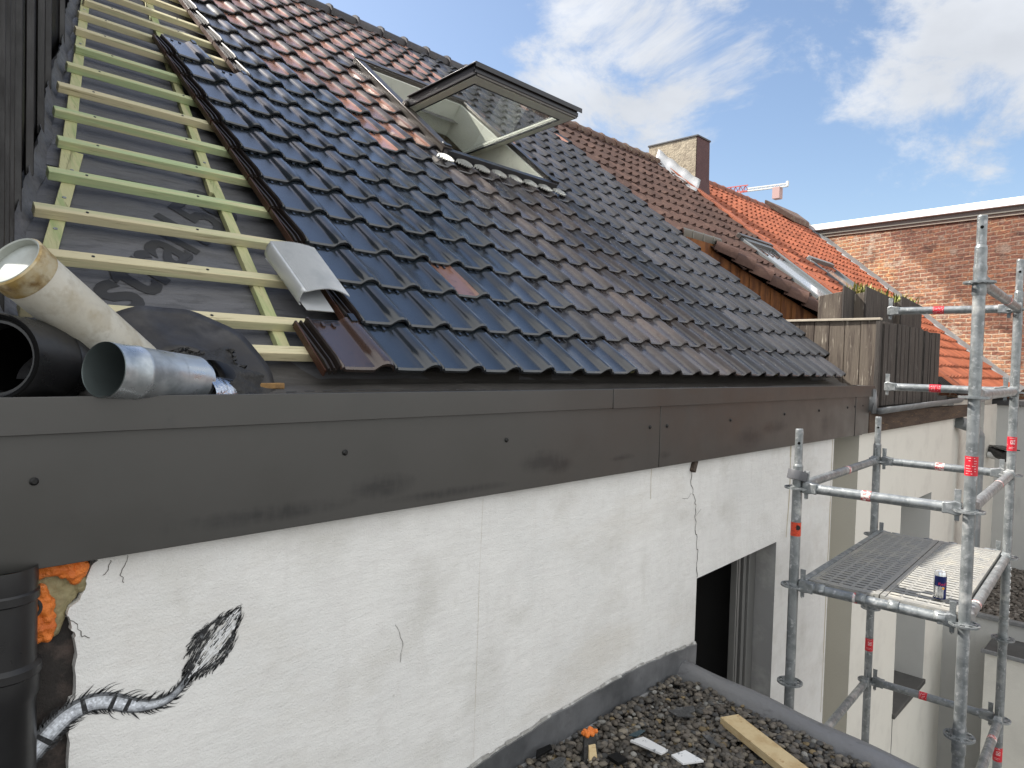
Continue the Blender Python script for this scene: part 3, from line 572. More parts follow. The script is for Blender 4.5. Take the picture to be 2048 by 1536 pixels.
MB().rbox(-.5,5.72,5.6,RS,-.115,-.113).build('ridge_underlay',membrane,H,ang=0)
# back roof slope, side gable
yr=RP(0,RS).y; zr=RP(0,RS).z
MB().poly([(-1.4,yr,zr),(5.75,yr,zr),(5.75,yr+5,zr-4),(-1.4,yr+5,zr-4)]).build('rear_roof',concrete_tile,H,ang=0)
MB().poly([(5.74,0,-.16),(5.74,yr,zr-.1),(5.74,yr+5,zr-4.1),(5.74,yr+5,-7),(5.74,.02,-7)]).build('gable_wall',plaster2,H,ang=0)
q=MB()
for r in range(1,21): q.rbox(5.748,5.775,r*G+.01,r*G+G*.9,-.03,.015+.01*random.random())
q.build('verge_trim',glaze_dull,H,ang=0)
# lead flashing at the wall foot
FL=[(2.607,-1.736),(2.3,-1.711),(2.13,-1.702),(1.818,-1.689),(1.584,-1.7),(1.17,-1.706),(0.987,-1.728),(0.817,-1.736),(0.63,-1.756),(-1.3,-1.75)]
fj=jag(FL,.004,5); q=MB()
for (x0,z0),(x1,z1) in zip(fj,fj[1:]):
    q.poly([(x1,WY-.014,z1),(x1,WY-.012,-1.868),(x0,WY-.012,-1.868),(x0,WY-.014,z0)]); q.poly([(x0,WY-.014,z0),(x0,WY-.001,z0+.004),(x1,WY-.001,z1+.004),(x1,WY-.014,z1)])
q.build('lead_flashing',leadm,H,ang=30)
q=MB()
for (x0,z0),(x1,z1) in zip(fj,fj[1:]):
    a=random.uniform(.004,.016); q.poly([(x0,WY-.0145,z0-.003),(x1,WY-.0145,z1-.003),(x1,WY-.003,z1+a),(x0,WY-.003,z0+a)])
q.build('flashing_mortar',mortarm,H,ang=30)
q=MB(); q.box((-1.3,WY-.03,-1.9),(2.56,WY-.001,-1.868)); q.build('base_strip',greyreveal,H,ang=0)
# downpipe at the left corner
dp=MB(); px,py=-1.08,-.145
dp.lathe([(.078,-.515),(.080,-.545),(.078,-.575),(.083,-.58),(.083,-.60),(.077,-.605),(.077,-.765),(.089,-.775),(.089,-.795),(.084,-.80),(.084,-.85),(.077,-.865),(.077,-3.2)],(px,py,0),32)
dp.build('downpipe',pvc_k,H,ang=30)
MB().lathe([(.03,0),(.03,.03),(.022,.03),(.022,0)],(-1.02,WY+.005,-.64),24,(0,-1,0)).build('cable_gland',pvc_k,H)
# ---- roof window
WN=MB().rbox(2.235,2.305,2.77,4.45,-.05,.085).rbox(3.555,3.625,2.77,4.45,-.05,.085).rbox(2.235,3.625,4.45,4.53,-.05,.095)
WN=WN.build('roof_window',winb,H,bevel=.003)
MB().rbox(2.24,3.62,2.705,2.769,-.05,.085).build('bottom_rail',wing,WN,bevel=.003)
MB().rbox(2.215,2.300,2.74,4.46,.0865,.10).rbox(3.56,3.645,2.74,4.46,.0865,.10).rbox(2.21,3.65,4.47,4.56,.0965,.108).build('frame_cladding',winb,WN,bevel=.003)
MB().rbox(2.3065,2.345,2.80,4.44,-.3,.06).rbox(3.515,3.5535,2.80,4.44,-.3,.06).rbox(2.346,3.514,2.80,2.83,-.3,.05).rbox(2.346,3.514,4.41,4.44,-.3,.06).build('inner_lining',winw,WN,bevel=.002)
rm=MB(); P=[RP(x,s,o) for o in (-1.6,-.3) for x,s in ((2.2,2.6),(3.66,2.6),(3.66,4.6),(2.2,4.6))]; rm.add(P,[(0,1,2,3),(0,4,5,1),(1,5,6,2),(2,6,7,3),(3,7,4,0)]); rm.build('room_behind',roomw,WN,ang=0)
# sash swung out level about its middle hinge
ya,za=2.66,2.285; y0,y1=1.77,3.50; Z0=2.34; sl_=(Z0-za)/(y0-ya)
def SP(x,y,z): return (x,y,za+(y-ya)*sl_+z)
def sbox(q,x0,x1,yy0,yy1,z0,z1): q.hexa([SP(x,y,z) for z in (z0,z1) for x,y in ((x0,yy0),(x1,yy0),(x1,yy1),(x0,yy1))]); return q
q=MB(); XL,XR=2.255,3.535
sbox(q,XL+.022,XL+.105,y0+.02,y1,-.03,.028); sbox(q,XR-.105,XR-.022,y0+.02,y1,-.03,.028); sbox(q,XL+.106,XR-.106,y0+.02,y0+.12,-.03,.028); sbox(q,XL+.106,XR-.106,y1-.09,y1,-.03,.028)
sash=q.build('sash',winw,WN,bevel=.003)
q=MB(); sbox(q,XL,XL+.021,y0,y1,-.022,.05); sbox(q,XR-.021,XR,y0,y1,-.022,.05); sbox(q,XL,XR,y0-.012,y0+.019,-.012,.022)
q.build('sash_edge',wing,WN,bevel=.002)
q=MB(); sbox(q,XL-.02,XR+.03,y0-.03,y0+.06,.052,.064); sbox(q,XL-.02,XR+.03,y0-.034,y0-.029,.022,.064); sbox(q,XL-.02,XL+.06,y0+.06,2.62,.052,.062); sbox(q,XR-.06,XR+.03,y0+.06,2.62,.052,.062); q.build('sash_cladding',wing,WN,bevel=.002)
q=MB(); sbox(q,XL+.02,XR-.02,y0-.006,y0+.0,-.03,.05); q.build('sash_front_strip',winb,WN)
q=MB(); sbox(q,XL+.106,XR-.106,y0+.121,y0+.127,-.034,-.02); sbox(q,XL+.106,XL+.114,y0+.128,y1-.1,-.034,-.02); sbox(q,XR-.118,XR-.106,y0+.128,y1-.1,-.034,-.02); q.build('glass_seal',rubber,WN)
q=MB(); sbox(q,XL+.106,XR-.106,y0+.12,y1-.09,-.004,.006); q.build('pane',glassm,WN,ang=0)
q=MB().lathe([(.028,0),(.028,.02),(.02,.03),(.001,.03)],(2.25,2.64,2.29),16,(-1,0,0)); q.build('hinge',winb,WN)
q=MB().rbox(2.22,2.30,2.755,2.80,.10,.112); q.rbox(3.56,3.66,2.74,2.83,.07,.105); q.build('corner_clip',pvc_k,WN,bevel=.003)
# pleated apron over the tiles below the window
for k in range(8):
    Xc=2.20+k*.203; wd=.094
    def ap(u,v,Xc=Xc,wd=wd):
        a=(u-.5)*2; X=Xc+.02*(1-v)+a*wd*(.75+.25*v); bot=2.575+.075*abs(a)**1.8; s=2.70+(bot-2.70)*v
        o=.040-.006*v+.012*math.cos(a*1.5)+(.006 if int(u*22)%2 else -.006)*min(1,v*2.5)
        return RP(X,s,o)
    MB().grid(ap,44,6).build('pleated_apron',leadw,WN,ang=0,thick=.003)
# ================================================================ LEFT CLAD WALL
q=MB()
def cw(u,v):
    s=-.02+4.9*u; X=WX(s)-.03; base=RP(X,s,-.2); top=5.5
    return (X+.01*math.sin(s*9)+.006*math.sin(s*23),base.y,base.z+(top-base.z)*v)
q.grid(cw,60,2)
cl=q.build('clad_party_wall',zinc_black,label='tall black metal clad wall rising along the left edge of the open battens',cat='wall',ang=60,thick=.02)
q=MB()
for s in (.05,.2,.36,.52,.72,.98,1.3,1.7,2.25,2.95):
    X=WX(s)-.03; p=RP(X,s,-.08); q.bar((X+.012,p.y,p.z),(X+.012,p.y,5.5),.022,.03,(1,0,0))
q.build('standing_seam',zinc_black,cl,bevel=.003)
def up(u,v):
    s=.02+4.6*u; X=WX(s); o=-.108+.075*v+.008*math.sin(s*13)*v; return Vector(RP(X-.02+.05*(1-v)**1.5+.008*math.sin(s*19)*(1-v)+.004*math.sin(s*47)*v,s,o))
MB().grid(up,90,5).build('membrane_upstand',membrane,cl,ang=80)
# ================================================================ THINGS IN THE GUTTER
def pipe(name,p,q_,r,t,mo,mi,label,cat,rings=(),rim=None):
    p,q_=Vector(p),Vector(q_); d=(q_-p); L=d.length; d.normalize()
    R_=empty(name,(q_.x,q_.y,q_.z-r),label,cat)
    prof=[(r,0)]
    for a,w,h in rings: prof+=[(r,a),(r+h,a+.004),(r+h,a+w),(r,a+w+.004)]
    prof+=[(r,L)]
    MB().lathe(prof,p,40,d).build('outer_shell',mo,R_,ang=40)
    MB().lathe([(r,0),(r-t*.3,-.003),(r-t,0),(r-t,L*.9),(.001,L*.9)],p,40,d).build('inside',mi,R_,ang=40)
    return R_,p,d,L
w,p,d,L=pipe('white_plastic_pipe',(-1.052,-.085,.288),(-.6,.16,-.05),.079,.005,pvc_w,pvc_in,'long dirty white plastic pipe with a yellowed rim leaning out of the gutter','pipe')
MB().lathe([(.0785,-.001),(.083,.004),(.083,.03),(.081,.034),(.081,.06),(.0785,.065)],p,40,d).build('yellowed_rim',pvc_y,w,ang=40)
MB().lathe([(.0745,.020),(.06,.016),(.03,.014),(.001,.014)],p,40,d).build('pale_plug',pvc_in,w,ang=60)
k_,p,d,L=pipe('black_plastic_pipe',(-1.10,-.12,.03),(-.78,.24,.0),.118,.012,pvc_k,black,'wide black double wall plastic pipe lying open ended in the gutter at the far left','pipe')
MB().lathe([(.105,.0),(.099,.015),(.092,.015),(.092,.1)],p,40,d).build('inner_sleeve',pvc_k,k_,ang=30)
MB().lathe([(.119,.20),(.122,.21),(.122,.40)],p,40,d).build('socket',pvc_k,k_,ang=30)
z_,p,d,L=pipe('metal_duct',(-.863,-.2,.004),(-.57,-.055,-.03),.078,.002,ductm,mat('duct_inside',(.16,.19,.19),.35,.7),'short galvanised round duct with rust spots lying in front of the black collar','duct',rings=[(.085,.014,.0022)])
MB().lathe([(.0785,L-.1),(.064,L-.03),(.064,L+.03)],p,32,d).build('narrow_end',ductm,z_,ang=40)
# collar disc
D=empty('flashing_collar',(-.54,-.03,-.15),'large round black metal collar with torn bitumen around its hole, leaning on the battens','flashing')
cN=Vector((.05,-.80,.62)).normalized(); cX=Vector((1,0,0)); cX=(cX-cN*cX.dot(cN)).normalized(); cY=cN.cross(cX); cc_=Vector((-.555,.05,-.035))
def disc(u,v):
    a=math.radians(-100+ 318*u); r=.10+(.315-.10)*v; h=.035*(1-v)**2+.008*math.sin(a*3)*v+.004*math.sin(a*11)*v
    rr_=r*(1+.02*math.sin(a*2+1)); return cc_+cX*math.cos(a)*rr_+cY*math.sin(a)*rr_*1.04+cN*h
MB().grid(disc,70,8).build('disc',duskalu,D,ang=60,thick=.004)
q=MB(); a=math.radians(125); q.bar(cc_+cX*math.cos(a)*.12+cY*math.sin(a)*.12+cN*.02,cc_+cX*math.cos(a)*.28+cY*math.sin(a)*.28+cN*.008,.008,.008,cN); q.build('seam',duskalu,D)
q=MB()
def bit(u,v):
    a=2*math.pi*u; r=.06+.085*v+.018*math.sin(a*5+2)*v+.012*math.sin(a*13)*v; return cc_+Vector((.055,-.06,.0))+cX*math.cos(a)*r*1.15+cY*math.sin(a)*r*.85+cN*(.05-.035*v+.012*math.sin(a*7)*v)
q.grid(bit,60,6); 
for i in range(40):
    a=random.uniform(.5,2.6); c=Vector(bit(a/6.283,random.uniform(.6,1))); q.hexa([c+Vector((random.uniform(-.012,.012),random.uniform(-.012,.012),random.uniform(-.01,.01))) for _ in range(8)])
q.build('torn_bitumen',tar,D,ang=30)
MB().lathe([(.062,-.0),(.066,.05),(.062,.13)],cc_+Vector((.0,-.125,-.045)),28,(.85,.5,-.05)).build('foil_sleeve',foil,D,ang=30)
# folded pleated sheet
def fold(u,v,top):
    X=-.01+.215*u+.02*v; s=.79-.33*v; 
    if top: o=.055+.035*math.sin(v*math.pi)+.03*(1-u)**3; X+=.03*v+.01
    else: X=-.015+.2*u-.0*v; o=-.02+.0*v; s-=.03
    return RP(X,s,o+(.0022 if int(u*60)%2 else -.0022))
F_=empty('folded_flashing_sheet',(.1,.5,.35),'folded white pleated flashing sheet lying on the battens beside the first tiles','flashing')
q=MB()
def fsheet(u,v):  # one continuous sheet folded over at its left/top edge
    if v<.5:
        t=v/.5; X=-.01+.225*u+.035*t*0; s=.80-.35*t; o=.075+.02*math.sin(t*3.1)-.05*t*(u<2); o=.085-.01*t+.03*math.sin(u*3.14)*t
        X=(.0+.20*u)+(.012*t)
    else:
        t=(v-.5)/.5; X=(-.005+.16*u)+.02*t; s=.45+.30*t; o=.03-.035*t+.02*(1-t)
    return RP(X,s,o+(.002 if int(u*56)%2 else -.002))
def ftop(u,v): 
    X=-.005+.215*u+.012*v; return RP(X+.02*v,.80-.345*v,.07+.028*math.sin(u*3.14)*(.4+.6*v)-.02*v+(.0022 if int(u*56)%2 else -.0022))
def fbot(u,v):
    X=-.01+.13*u+.0*v; return RP(X+.055*v,.78-.36*v,-.005+.045*u*(1-v)-.01*v+(.0022 if int(u*36)%2 else -.0022))
def froll(u,v):
    a=math.pi*(v-.5)*1.15; L0=RP(-.006,.80,.0);  return RP(-.005+.035*u-.012*math.cos(a),.79-.34*u*0-.34*v*0-.33*u,.035+.037*math.sin(a)-.018*u)
MB().grid(ftop,56,10).build('upper_fold',sheetw,F_,ang=0,thick=.003)
MB().grid(fbot,36,10).build('lower_fold',sheetw,F_,ang=0,thick=.003)
MB().grid(froll,12,10).build('fold_edge',sheetw,F_,ang=60,thick=.003)
# ================================================================ GRAVEL ROOF
GZ=-1.9
FR_=empty('flat_gravel_roof',(1,-1,-1.95),'flat gravel covered roof with a rounded lead edge roll below the white wall','flat roof')
MB().poly([(-6,-6,GZ-.0),(1.85,-6,GZ),(2.45,WY-.03,GZ),(-6,WY-.03,GZ)]).build('roof_deck',tarmac,FR_,ang=0)
# lead roll
def lroll(u,v):
    P0=Vector((2.47,-.13,-1.865)); P1=Vector((2.17,-2.0,-1.865)); P2=Vector((1.55,-6,-1.865)); 
    p=P0.lerp(P1,u*3) if u<1/3 else P1.lerp(P2,(u-1/3)*1.5)
    pr=[(-.115,-.05),(-.10,-.01),(-.07,.035),(-.03,.058),(.01,.055),(.04,.03),(.055,-.01),(.055,-.08),(.055,-.5)]
    t=v*(len(pr)-1); i=min(int(t),len(pr)-2); f_=t-i; x=pr[i][0]*(1-f_)+pr[i+1][0]*f_; z=pr[i][1]*(1-f_)+pr[i+1][1]*f_
    w_=.004*math.sin(u*60+v*4)+.003*math.sin(u*23); return (p.x+x+w_,p.y,p.z+z+w_*.6)
MB().grid(lroll,90,24).build('edge_roll',rollm,FR_,ang=50)
MB().poly([(2.5,-.13,-7),(1.57,-6,-7),(1.57,-6,-1.95),(2.5,-.13,-1.95)]).build('side_wall',plaster2,FR_,ang=0)
def ico():
    t=(1+5**.5)/2; v=[(-1,t,0),(1,t,0),(-1,-t,0),(1,-t,0),(0,-1,t),(0,1,t),(0,-1,-t),(0,1,-t),(t,0,-1),(t,0,1),(-t,0,-1),(-t,0,1)]
    f=[(0,11,5),(0,5,1),(0,1,7),(0,7,10),(0,10,11),(1,5,9),(5,11,4),(11,10,2),(10,7,6),(7,1,8),(3,9,4),(3,4,2),(3,2,6),(3,6,8),(3,8,9),(4,9,5),(2,4,11),(6,2,10),(8,6,7),(9,8,1)]
    v=[Vector(a).normalized() for a in v]; c={}; nf=[]
    def mid(a,b_):
        k=(min(a,b_),max(a,b_))
        if k not in c: v.append(((v[a]+v[b_])/2).normalized()); c[k]=len(v)-1
        return c[k]
    for a,b_,e in f:
        x,y,z=mid(a,b_),mid(b_,e),mid(e,a); nf+=[(a,x,z),(b_,y,x),(e,z,y),(x,y,z)]
    return np.array(v),np.array(nf),np.array(v[:12]),np.array(f)
IV,IF,JV,JF=ico()
def pebbles(name,pts,size,fine,cols,material):
    V0,F0=(IV,IF) if fine else (JV,JF); n=len(pts); nv=len(V0)
    sc=size*rng.uniform(.55,1.25,(n,1))*np.stack([rng.uniform(.9,1.35,n),rng.uniform(.7,1,n),rng.uniform(.45,.75,n)],1)
    base=V0[None]*(1+rng.normal(0,.06,(n,nv,1)))
    V=base*sc[:,None,:]
    a=rng.uniform(0,6.283,n); tx=rng.normal(0,.35,n); ca,sa=np.cos(a),np.sin(a); ct,st_=np.cos(tx),np.sin(tx)
    y=V[:,:,1]*ct[:,None]-V[:,:,2]*st_[:,None]; z=V[:,:,1]*st_[:,None]+V[:,:,2]*ct[:,None]; x=V[:,:,0]
    V=np.stack([x*ca[:,None]-y*sa[:,None],x*sa[:,None]+y*ca[:,None],z],2)+np.array(pts)[:,None,:]
    F=(F0[None]+(np.arange(n)*nv)[:,None,None]).reshape(-1,3); me=bpy.data.meshes.new(name); V=V.reshape(-1,3)
    me.vertices.add(len(V)); me.vertices.foreach_set('co',V.ravel()); me.loops.add(F.size); me.loops.foreach_set('vertex_index',F.ravel().astype(np.int32))
    me.polygons.add(len(F)); me.polygons.foreach_set('loop_start',np.arange(0,F.size,3,dtype=np.int32)); me.update(); me.validate()
    me.polygons.foreach_set('use_smooth',np.ones(len(F),bool))
    C_=np.array(cols)[rng.integers(0,len(cols),n)]*rng.uniform(.65,1.35,(n,1)); at=me.color_attributes.new('tint','FLOAT_COLOR','POINT'); cc=np.ones((len(V),4),np.float32); cc[:,:3]=np.repeat(C_,nv,0); at.data.foreach_set('color',cc.ravel())
    me.materials.append(material); o=bpy.data.objects.new(name,me); COL.objects.link(o); o['kind']='stuff'; return o
PC=[(.12,.105,.088),(.15,.132,.112),(.085,.077,.066),(.2,.175,.14),(.075,.074,.073),(.14,.12,.1),(.11,.1,.09),(.2,.15,.08),(.24,.235,.22)]
PC=PC[:7]*4+PC[7:]
pts=[]
N_=0
for i in range(21000):
    x=random.uniform(-.8,2.42); y=random.uniform(-2.1,-.15); lim=2.36+(y+.13)*.16
    if x>lim: continue
    hgt=.004+.014*abs(math.sin(x*5+y*3)*math.sin(y*7-x*2)); pts.append((x*S,y*S,GZ*S+.005+random.random()*.03+hgt))
pebbles('roof_gravel',pts,.0142,True,PC,pebm)
# debris on the gravel
def rq(x,y,z=0): return Vector((x,y,GZ+.045+z))
q=MB(); d=(Vector((1.80,-1.0,0))-Vector((2.0,-.60,0))).normalized()
q.bar(rq(2.025,-.655,.03),rq(2.025,-.655,.03)+d*1.3,.115,.04); q.build('timber_beam',beamw,label='long pale sawn timber plank lying across the roof gravel',cat='plank',bevel=.002)
tb=empty('timber_block',rq(1.205,-.295,0),'short black edged timber block standing upright in the gravel with orange foam on top','timber')
MB().hexa([rq(1.14,-.36,-.03),rq(1.245,-.385,-.03),rq(1.27,-.345,-.03),rq(1.18,-.32,-.03),rq(1.185,-.33,.11),rq(1.26,-.345,.10),rq(1.28,-.31,.105),rq(1.215,-.295,.11)]).build('block',tar,tb,bevel=.004)
MB().hexa([rq(1.172,-.378,-.02),rq(1.225,-.388,-.02),rq(1.227,-.376,-.02),rq(1.174,-.368,-.02),rq(1.200,-.346,.075),rq(1.240,-.355,.07),rq(1.242,-.345,.07),rq(1.202,-.338,.075)]).build('bare_face',beamw,tb)
q=MB()
for i in range(26): r=.012; c=rq(1.235+random.uniform(-.035,.035),-.32+random.uniform(-.018,.018),.112+random.uniform(-.004,.012)); q.lathe([(.0005,-r),(r*.7,-r*.7),(r,0),(r*.7,r*.7),(.0005,r)],c,7)
q.build('orange_foam',foam,tb)
def shard(name,pts,h,z,m,label,cat,sl=(0,0)):
    q=MB(); P=[rq(x,y,z+(x-pts[0][0])*sl[0]+(y-pts[0][1])*sl[1]) for x,y in pts]; q.prism(P,(0,0,h)); return q.build(name,m,label=label,cat=cat,bevel=.001)
shard('white_scrap',[(1.44,-.42),(1.53,-.44),(1.50,-.60),(1.44,-.60)],.012,.03,whsc,'larger speckled white scrap of board tilted on the gravel near the orange topped block','scrap',(-.1,-.05))
shard('white_scrap',[(1.48,-.63),(1.56,-.66),(1.56,-.76),(1.47,-.70)],.01,.03,whsc,'small triangular speckled white scrap in front of the larger white one','scrap',(.1,.1))
shard('slate_shard',[(1.86,-.38),(1.93,-.42),(1.98,-.47),(1.94,-.50),(1.90,-.49),(1.88,-.53),(1.84,-.45)],.008,.022,slatem,'grey flat slate shard lying in the middle of the gravel','slate',(.1,-.1))
shard('slate_shard',[(1.0,-.25),(1.08,-.26),(1.10,-.29),(1.03,-.32),(.98,-.30)],.018,.012,slatem,'layered dark slate fragment beside the lead flashing left of the timber block','slate')
shard('slate_shard',[(1.78,-.63),(1.80,-.66),(1.77,-.74),(1.755,-.70)],.008,.02,slatem,'small narrow dark slate chip close to the timber plank','slate',(.2,.1))
shard('brick_chip',[(1.03,-.16),(1.12,-.17),(1.10,-.2),(.98,-.2)],.012,.03,orange_tile,'thin orange brick chip lying against the lead flashing','chip')
shard('brick_chip',[(1.25,-.42),(1.31,-.43),(1.30,-.5),(1.24,-.49)],.018,.02,concrete_tile,'dull red brick chip between gravel stones just right of the timber block','chip')
shard('foil_scrap',[(1.50,-.37),(1.56,-.40),(1.56,-.43),(1.50,-.415)],.006,.02,mat('blue_scrap',(.03,.06,.075),.4,bump=[(30,1)]),'crumpled dark blue plastic scrap behind the larger white scrap','scrap',(.2,-.2))
# ================================================================ SCAFFOLD
OFF=CO*S-CO                     # scaffold is measured in metres from the eye point
yw=.05; UX=Vector((math.cos(yw),math.sin(yw),0)); UY=Vector((-math.sin(yw),math.cos(yw),0)); LL,WW=1.535,.737
def Nn(u,v,k): return Vector((2.129-.002*k,-1.674-.002*k,.461-.5*k))+UX*(LL*u)+UY*(WW*v)
sc_=bpy.data.objects.new('scaffold_tower',None); COL.objects.link(sc_); sc_.location=Nn(.5,.5,11)+OFF; tag(sc_,'galvanised steel scaffold tower with a two board deck standing in front of the white wall','scaffold')
kw=dict(sc=1,off=OFF); R=.0242
def rosette(par,c):
    q=MB(); q.lathe([(.0245,-.006),(.036,-.006),(.036,.006),(.0245,.006)],c,24); q.lathe([(.053,-.0045),(.0615,-.0045),(.0615,.0045),(.053,.0045),(.053,-.0045)],c,32)
    for i in range(8):
        a=i*math.pi/4+.39+yw; d=Vector((math.cos(a),math.sin(a),0)); q.bar(c+d*.034,c+d*.055,.013,.0082)
    q.build('rosette',galv,par,ang=40,**kw)
def sticker(par,p,d,r,ln,m,emb=False,text=None,face=None):
    p=Vector(p); d=Vector(d).normalized(); o=MB().tube(p-d*ln/2,p+d*ln/2,r+.0008,28,caps=False).build('sticker',m,par,**kw)
    f=(CO-p); f=(f-d*f.dot(d)).normalized(); s=d.cross(f).normalized()
    if d.z<-.1 or s.dot(rr)<0: s=-s
    upd=d if d.dot(uu)>0 or abs(d.z)<.5 else -d
    def cyl(a,h,rad=.0018): return p+upd*h+(f*math.cos(a)+s*math.sin(a))*(r+rad)
    q=MB()
    def patch(a0,a1,h0,h1,nn=5):
        for i in range(nn):
            x0=a0+(a1-a0)*i/nn;x1=a0+(a1-a0)*(i+1)/nn; q.poly([cyl(x0,h0),cyl(x1,h0),cyl(x1,h1),cyl(x0,h1)])
    if emb:
        a=.15; w_,hh=.42,.011; hc=ln*.12
        patch(a-w_,a+w_,hc+hh,hc+hh+.0014); patch(a-w_,a+w_,hc-hh-.0014,hc-hh); patch(a-w_,a-w_+.06,hc-hh,hc+hh,1); patch(a+w_-.06,a+w_,hc-hh,hc+hh,1)
        q.poly([cyl(a-.3,hc+.007),cyl(a-.22,hc+.0075),cyl(a,hc+.002),cyl(a,hc-.002)]); q.poly([cyl(a,hc-.002),cyl(a,hc+.002),cyl(a+.3,hc+.0085),cyl(a+.3,hc+.006)]); patch(a-.3,a+.3,hc-.008,hc-.005)
        patch(-.6,.5,-ln*.25,-ln*.25+.0012); patch(-.6,.2,-ln*.34,-ln*.34+.0012); patch(-.55,.6,ln*.40,ln*.40+.0012)
    else:
        for i in range(7):
            h=(-.4+.8*i/6)*ln
            x=-.8
            while x<.75:
                l=random.uniform(.08,.3)
                if random.random()<.6: patch(x,min(x+l,.8),h,h+.0016,2)
                x+=l+.07
    q.build('print',white if m is not orst else blackp,o,ang=0,**kw)
def standard(u,v,ktop,kbot,spig,disks,coll=()):
    a,c=Nn(u,v,ktop),Nn(u,v,kbot); up_=(a-c).normalized(); o=MB().tube(c,a,R,28).build('standard',galv,sc_,**kw)
    for k_ in disks: rosette(o,Nn(u,v,k_))
    q=MB().tube(a,a+up_*.012,R,24,r2=.0195); q.tube(a+up_*.012,a+up_*(spig-.006),.0195,24,caps=False); q.tube(a+up_*(spig-.006),a+up_*spig,.0195,24,r2=.0175); q.build('spigot',galv,o,**kw)
    f=(CO-a); f.z=0; f.normalize(); MB().lathe([(.007,0),(.007,.0015),(.0005,.0015)],a+up_*spig*.62+f*.0188,14,f).build('pin_hole',black,o,**kw)
    for k_ in coll:
        c_=Nn(u,v,k_); MB().lathe([(R,-.11),(R+.004,-.10),(R+.004,-.05),(R+.0015,-.04),(R+.0015,.0),(R+.0035,.01),(R,.03)],c_,28).build('joint_collar',galv,o,ang=40,**kw)
    return o
# joint levels given as fractional storeys
p_fr=standard(0,0,-.30,11,.14,(0,1,2,3,4),(-.10,3.95))
p_br=standard(1,0,-.20,11,.20,(0,1,2,3,4,5),(3.85,))
p_fl=standard(0,1,1.78,11,.19,(2,3,4),())
p_bl=standard(1,1,1.78,11,.19,(2,3,4,5,6),())
def ledger(a,b_,ends=(1,1),fat=0,st=None,name='ledger'):
    a,b_=Vector(a),Vector(b_); d=(b_-a).normalized(); h=Vector((0,0,.005)); o=MB().tube(a+d*.085+h,b_-d*.085+h,R,24).build(name,galv,sc_,**kw)
    for p,dd in ((a,d),(b_,-d)):
        c=p+h; sd=dd.cross(Vector((0,0,1)))
        q=MB(); P=[]
        for x,w_,t,bt in ((.028,.017,.026,-.026),(.05,.02,.034,-.03),(.078,.0235,.026,-.024),(.10,.0265,.0255,-.0255)): P.append([c+dd*x+sd*(sx*w_)+Vector((0,0,zz)) for sx,zz in ((-1,bt),(1,bt),(1,t),(-1,t))])
        V=[x for r_ in P for x in r_]; q.add(V,[(3,2,1,0)]+[(4*j+i,4*j+(i+1)%4,4*j+4+(i+1)%4,4*j+4+i) for j in range(3) for i in range(4)]+[(12,13,14,15)])
        hd=q.build('ledger_head',galv,o,ang=30,bevel=.004,**kw)
        q=MB(); wc=c+dd*.045+Vector((0,0,.0)); q.hexa([wc+dd*x*(1 if z<0 else 1.5)+sd*y+Vector((0,0,z)) for z in (-.055,.085) for x,y in ((-.009,-.003),(.009,-.003),(.009,.003),(-.009,.003))]); q.lathe([(.006,-.004),(.006,.004)],wc+Vector((0,0,-.055)),8,sd); q.build('wedge',galv,o,bevel=.001,**kw)
    if st:
        t,m,ln=st; sticker(o,a.lerp(b_,t)+h,d,R,ln,m)
    return o
ledger(Nn(0,0,0),Nn(1,0,0),st=(.62,redworn,.05))
ledger(Nn(0,0,1),Nn(1,0,1))
ledger(Nn(1,0,0),Nn(1,1,0)+Vector((0,0,.005)),st=(.56,redst,.06))
ledger(Nn(1,0,1),Nn(1,1,1),st=(.56,redst,.065))
ledger(Nn(0,0,2),Nn(1,0,2),st=(.62,redworn,.03))
ledger(Nn(0,1,2),Nn(1,1,2),st=(.55,redworn,.045))
ledger(Nn(0,0,2),Nn(0,1,2),st=(.56,redworn,.04))
ledger(Nn(1,0,2),Nn(1,1,2),st=(.5,redworn,.05))
lf=ledger(Nn(0,0,3),Nn(0,1,3),st=(.60,redworn,.02)); ledger(Nn(1,0,3),Nn(1,1,3)); ledger(Nn(0,0,3),Nn(1,0,3),st=(.2,redworn,.03)); 
ledger(Nn(.52,.10,3.22),Nn(.52,1.05,3.22))
ledger(Nn(1,0,5),Nn(1,1,5),st=(.55,redst,.045)); ledger(Nn(0,0,5),Nn(1,0,5),st=(.78,redworn,.04)); ledger(Nn(0,1,5),Nn(1,1,5))
sticker(p_fr,Nn(0,0,1.60),(0,0,1),R,.085,redst); sticker(p_br,Nn(1,0,1.62),(0,0,1),R,.085,redst,emb=True); sticker(p_bl,Nn(1,1,4.5),(0,0,1),R,.085,redst,emb=True); sticker(p_br,Nn(1,0,5.42),(0,0,1),R,.085,redst,emb=True)
so_=Nn(0,1,2.42); sticker(p_fl,so_,(0,0,1),R,.07,orst)
f=(CO-so_); f.z=0; f.normalize(); MB().lathe([(.013,0),(.013,.0012),(.0005,.0012)],so_+Vector((0,0,.010))+(f*.93+f.cross(Vector((0,0,1)))*-.35).normalized()*(R+.001),18,f).build('sticker_emblem',blackp,p_fl,**kw)
# rows of dimples on the far right pole
q=MB()
for i in range(30):
    zz=3.12+i*.026; a=2.2+(i%3)*.55+i*.02; f=Vector((math.cos(a+2.2),math.sin(a+2.2),0)); q.lathe([(.0065,0),(.0055,.002),(.0005,.0035)],Nn(1,0,zz)+f*R,8,f)
q.build('dimples',mat('bright_galvanised',(.75,.76,.76),.3,.7),p_br,**kw)
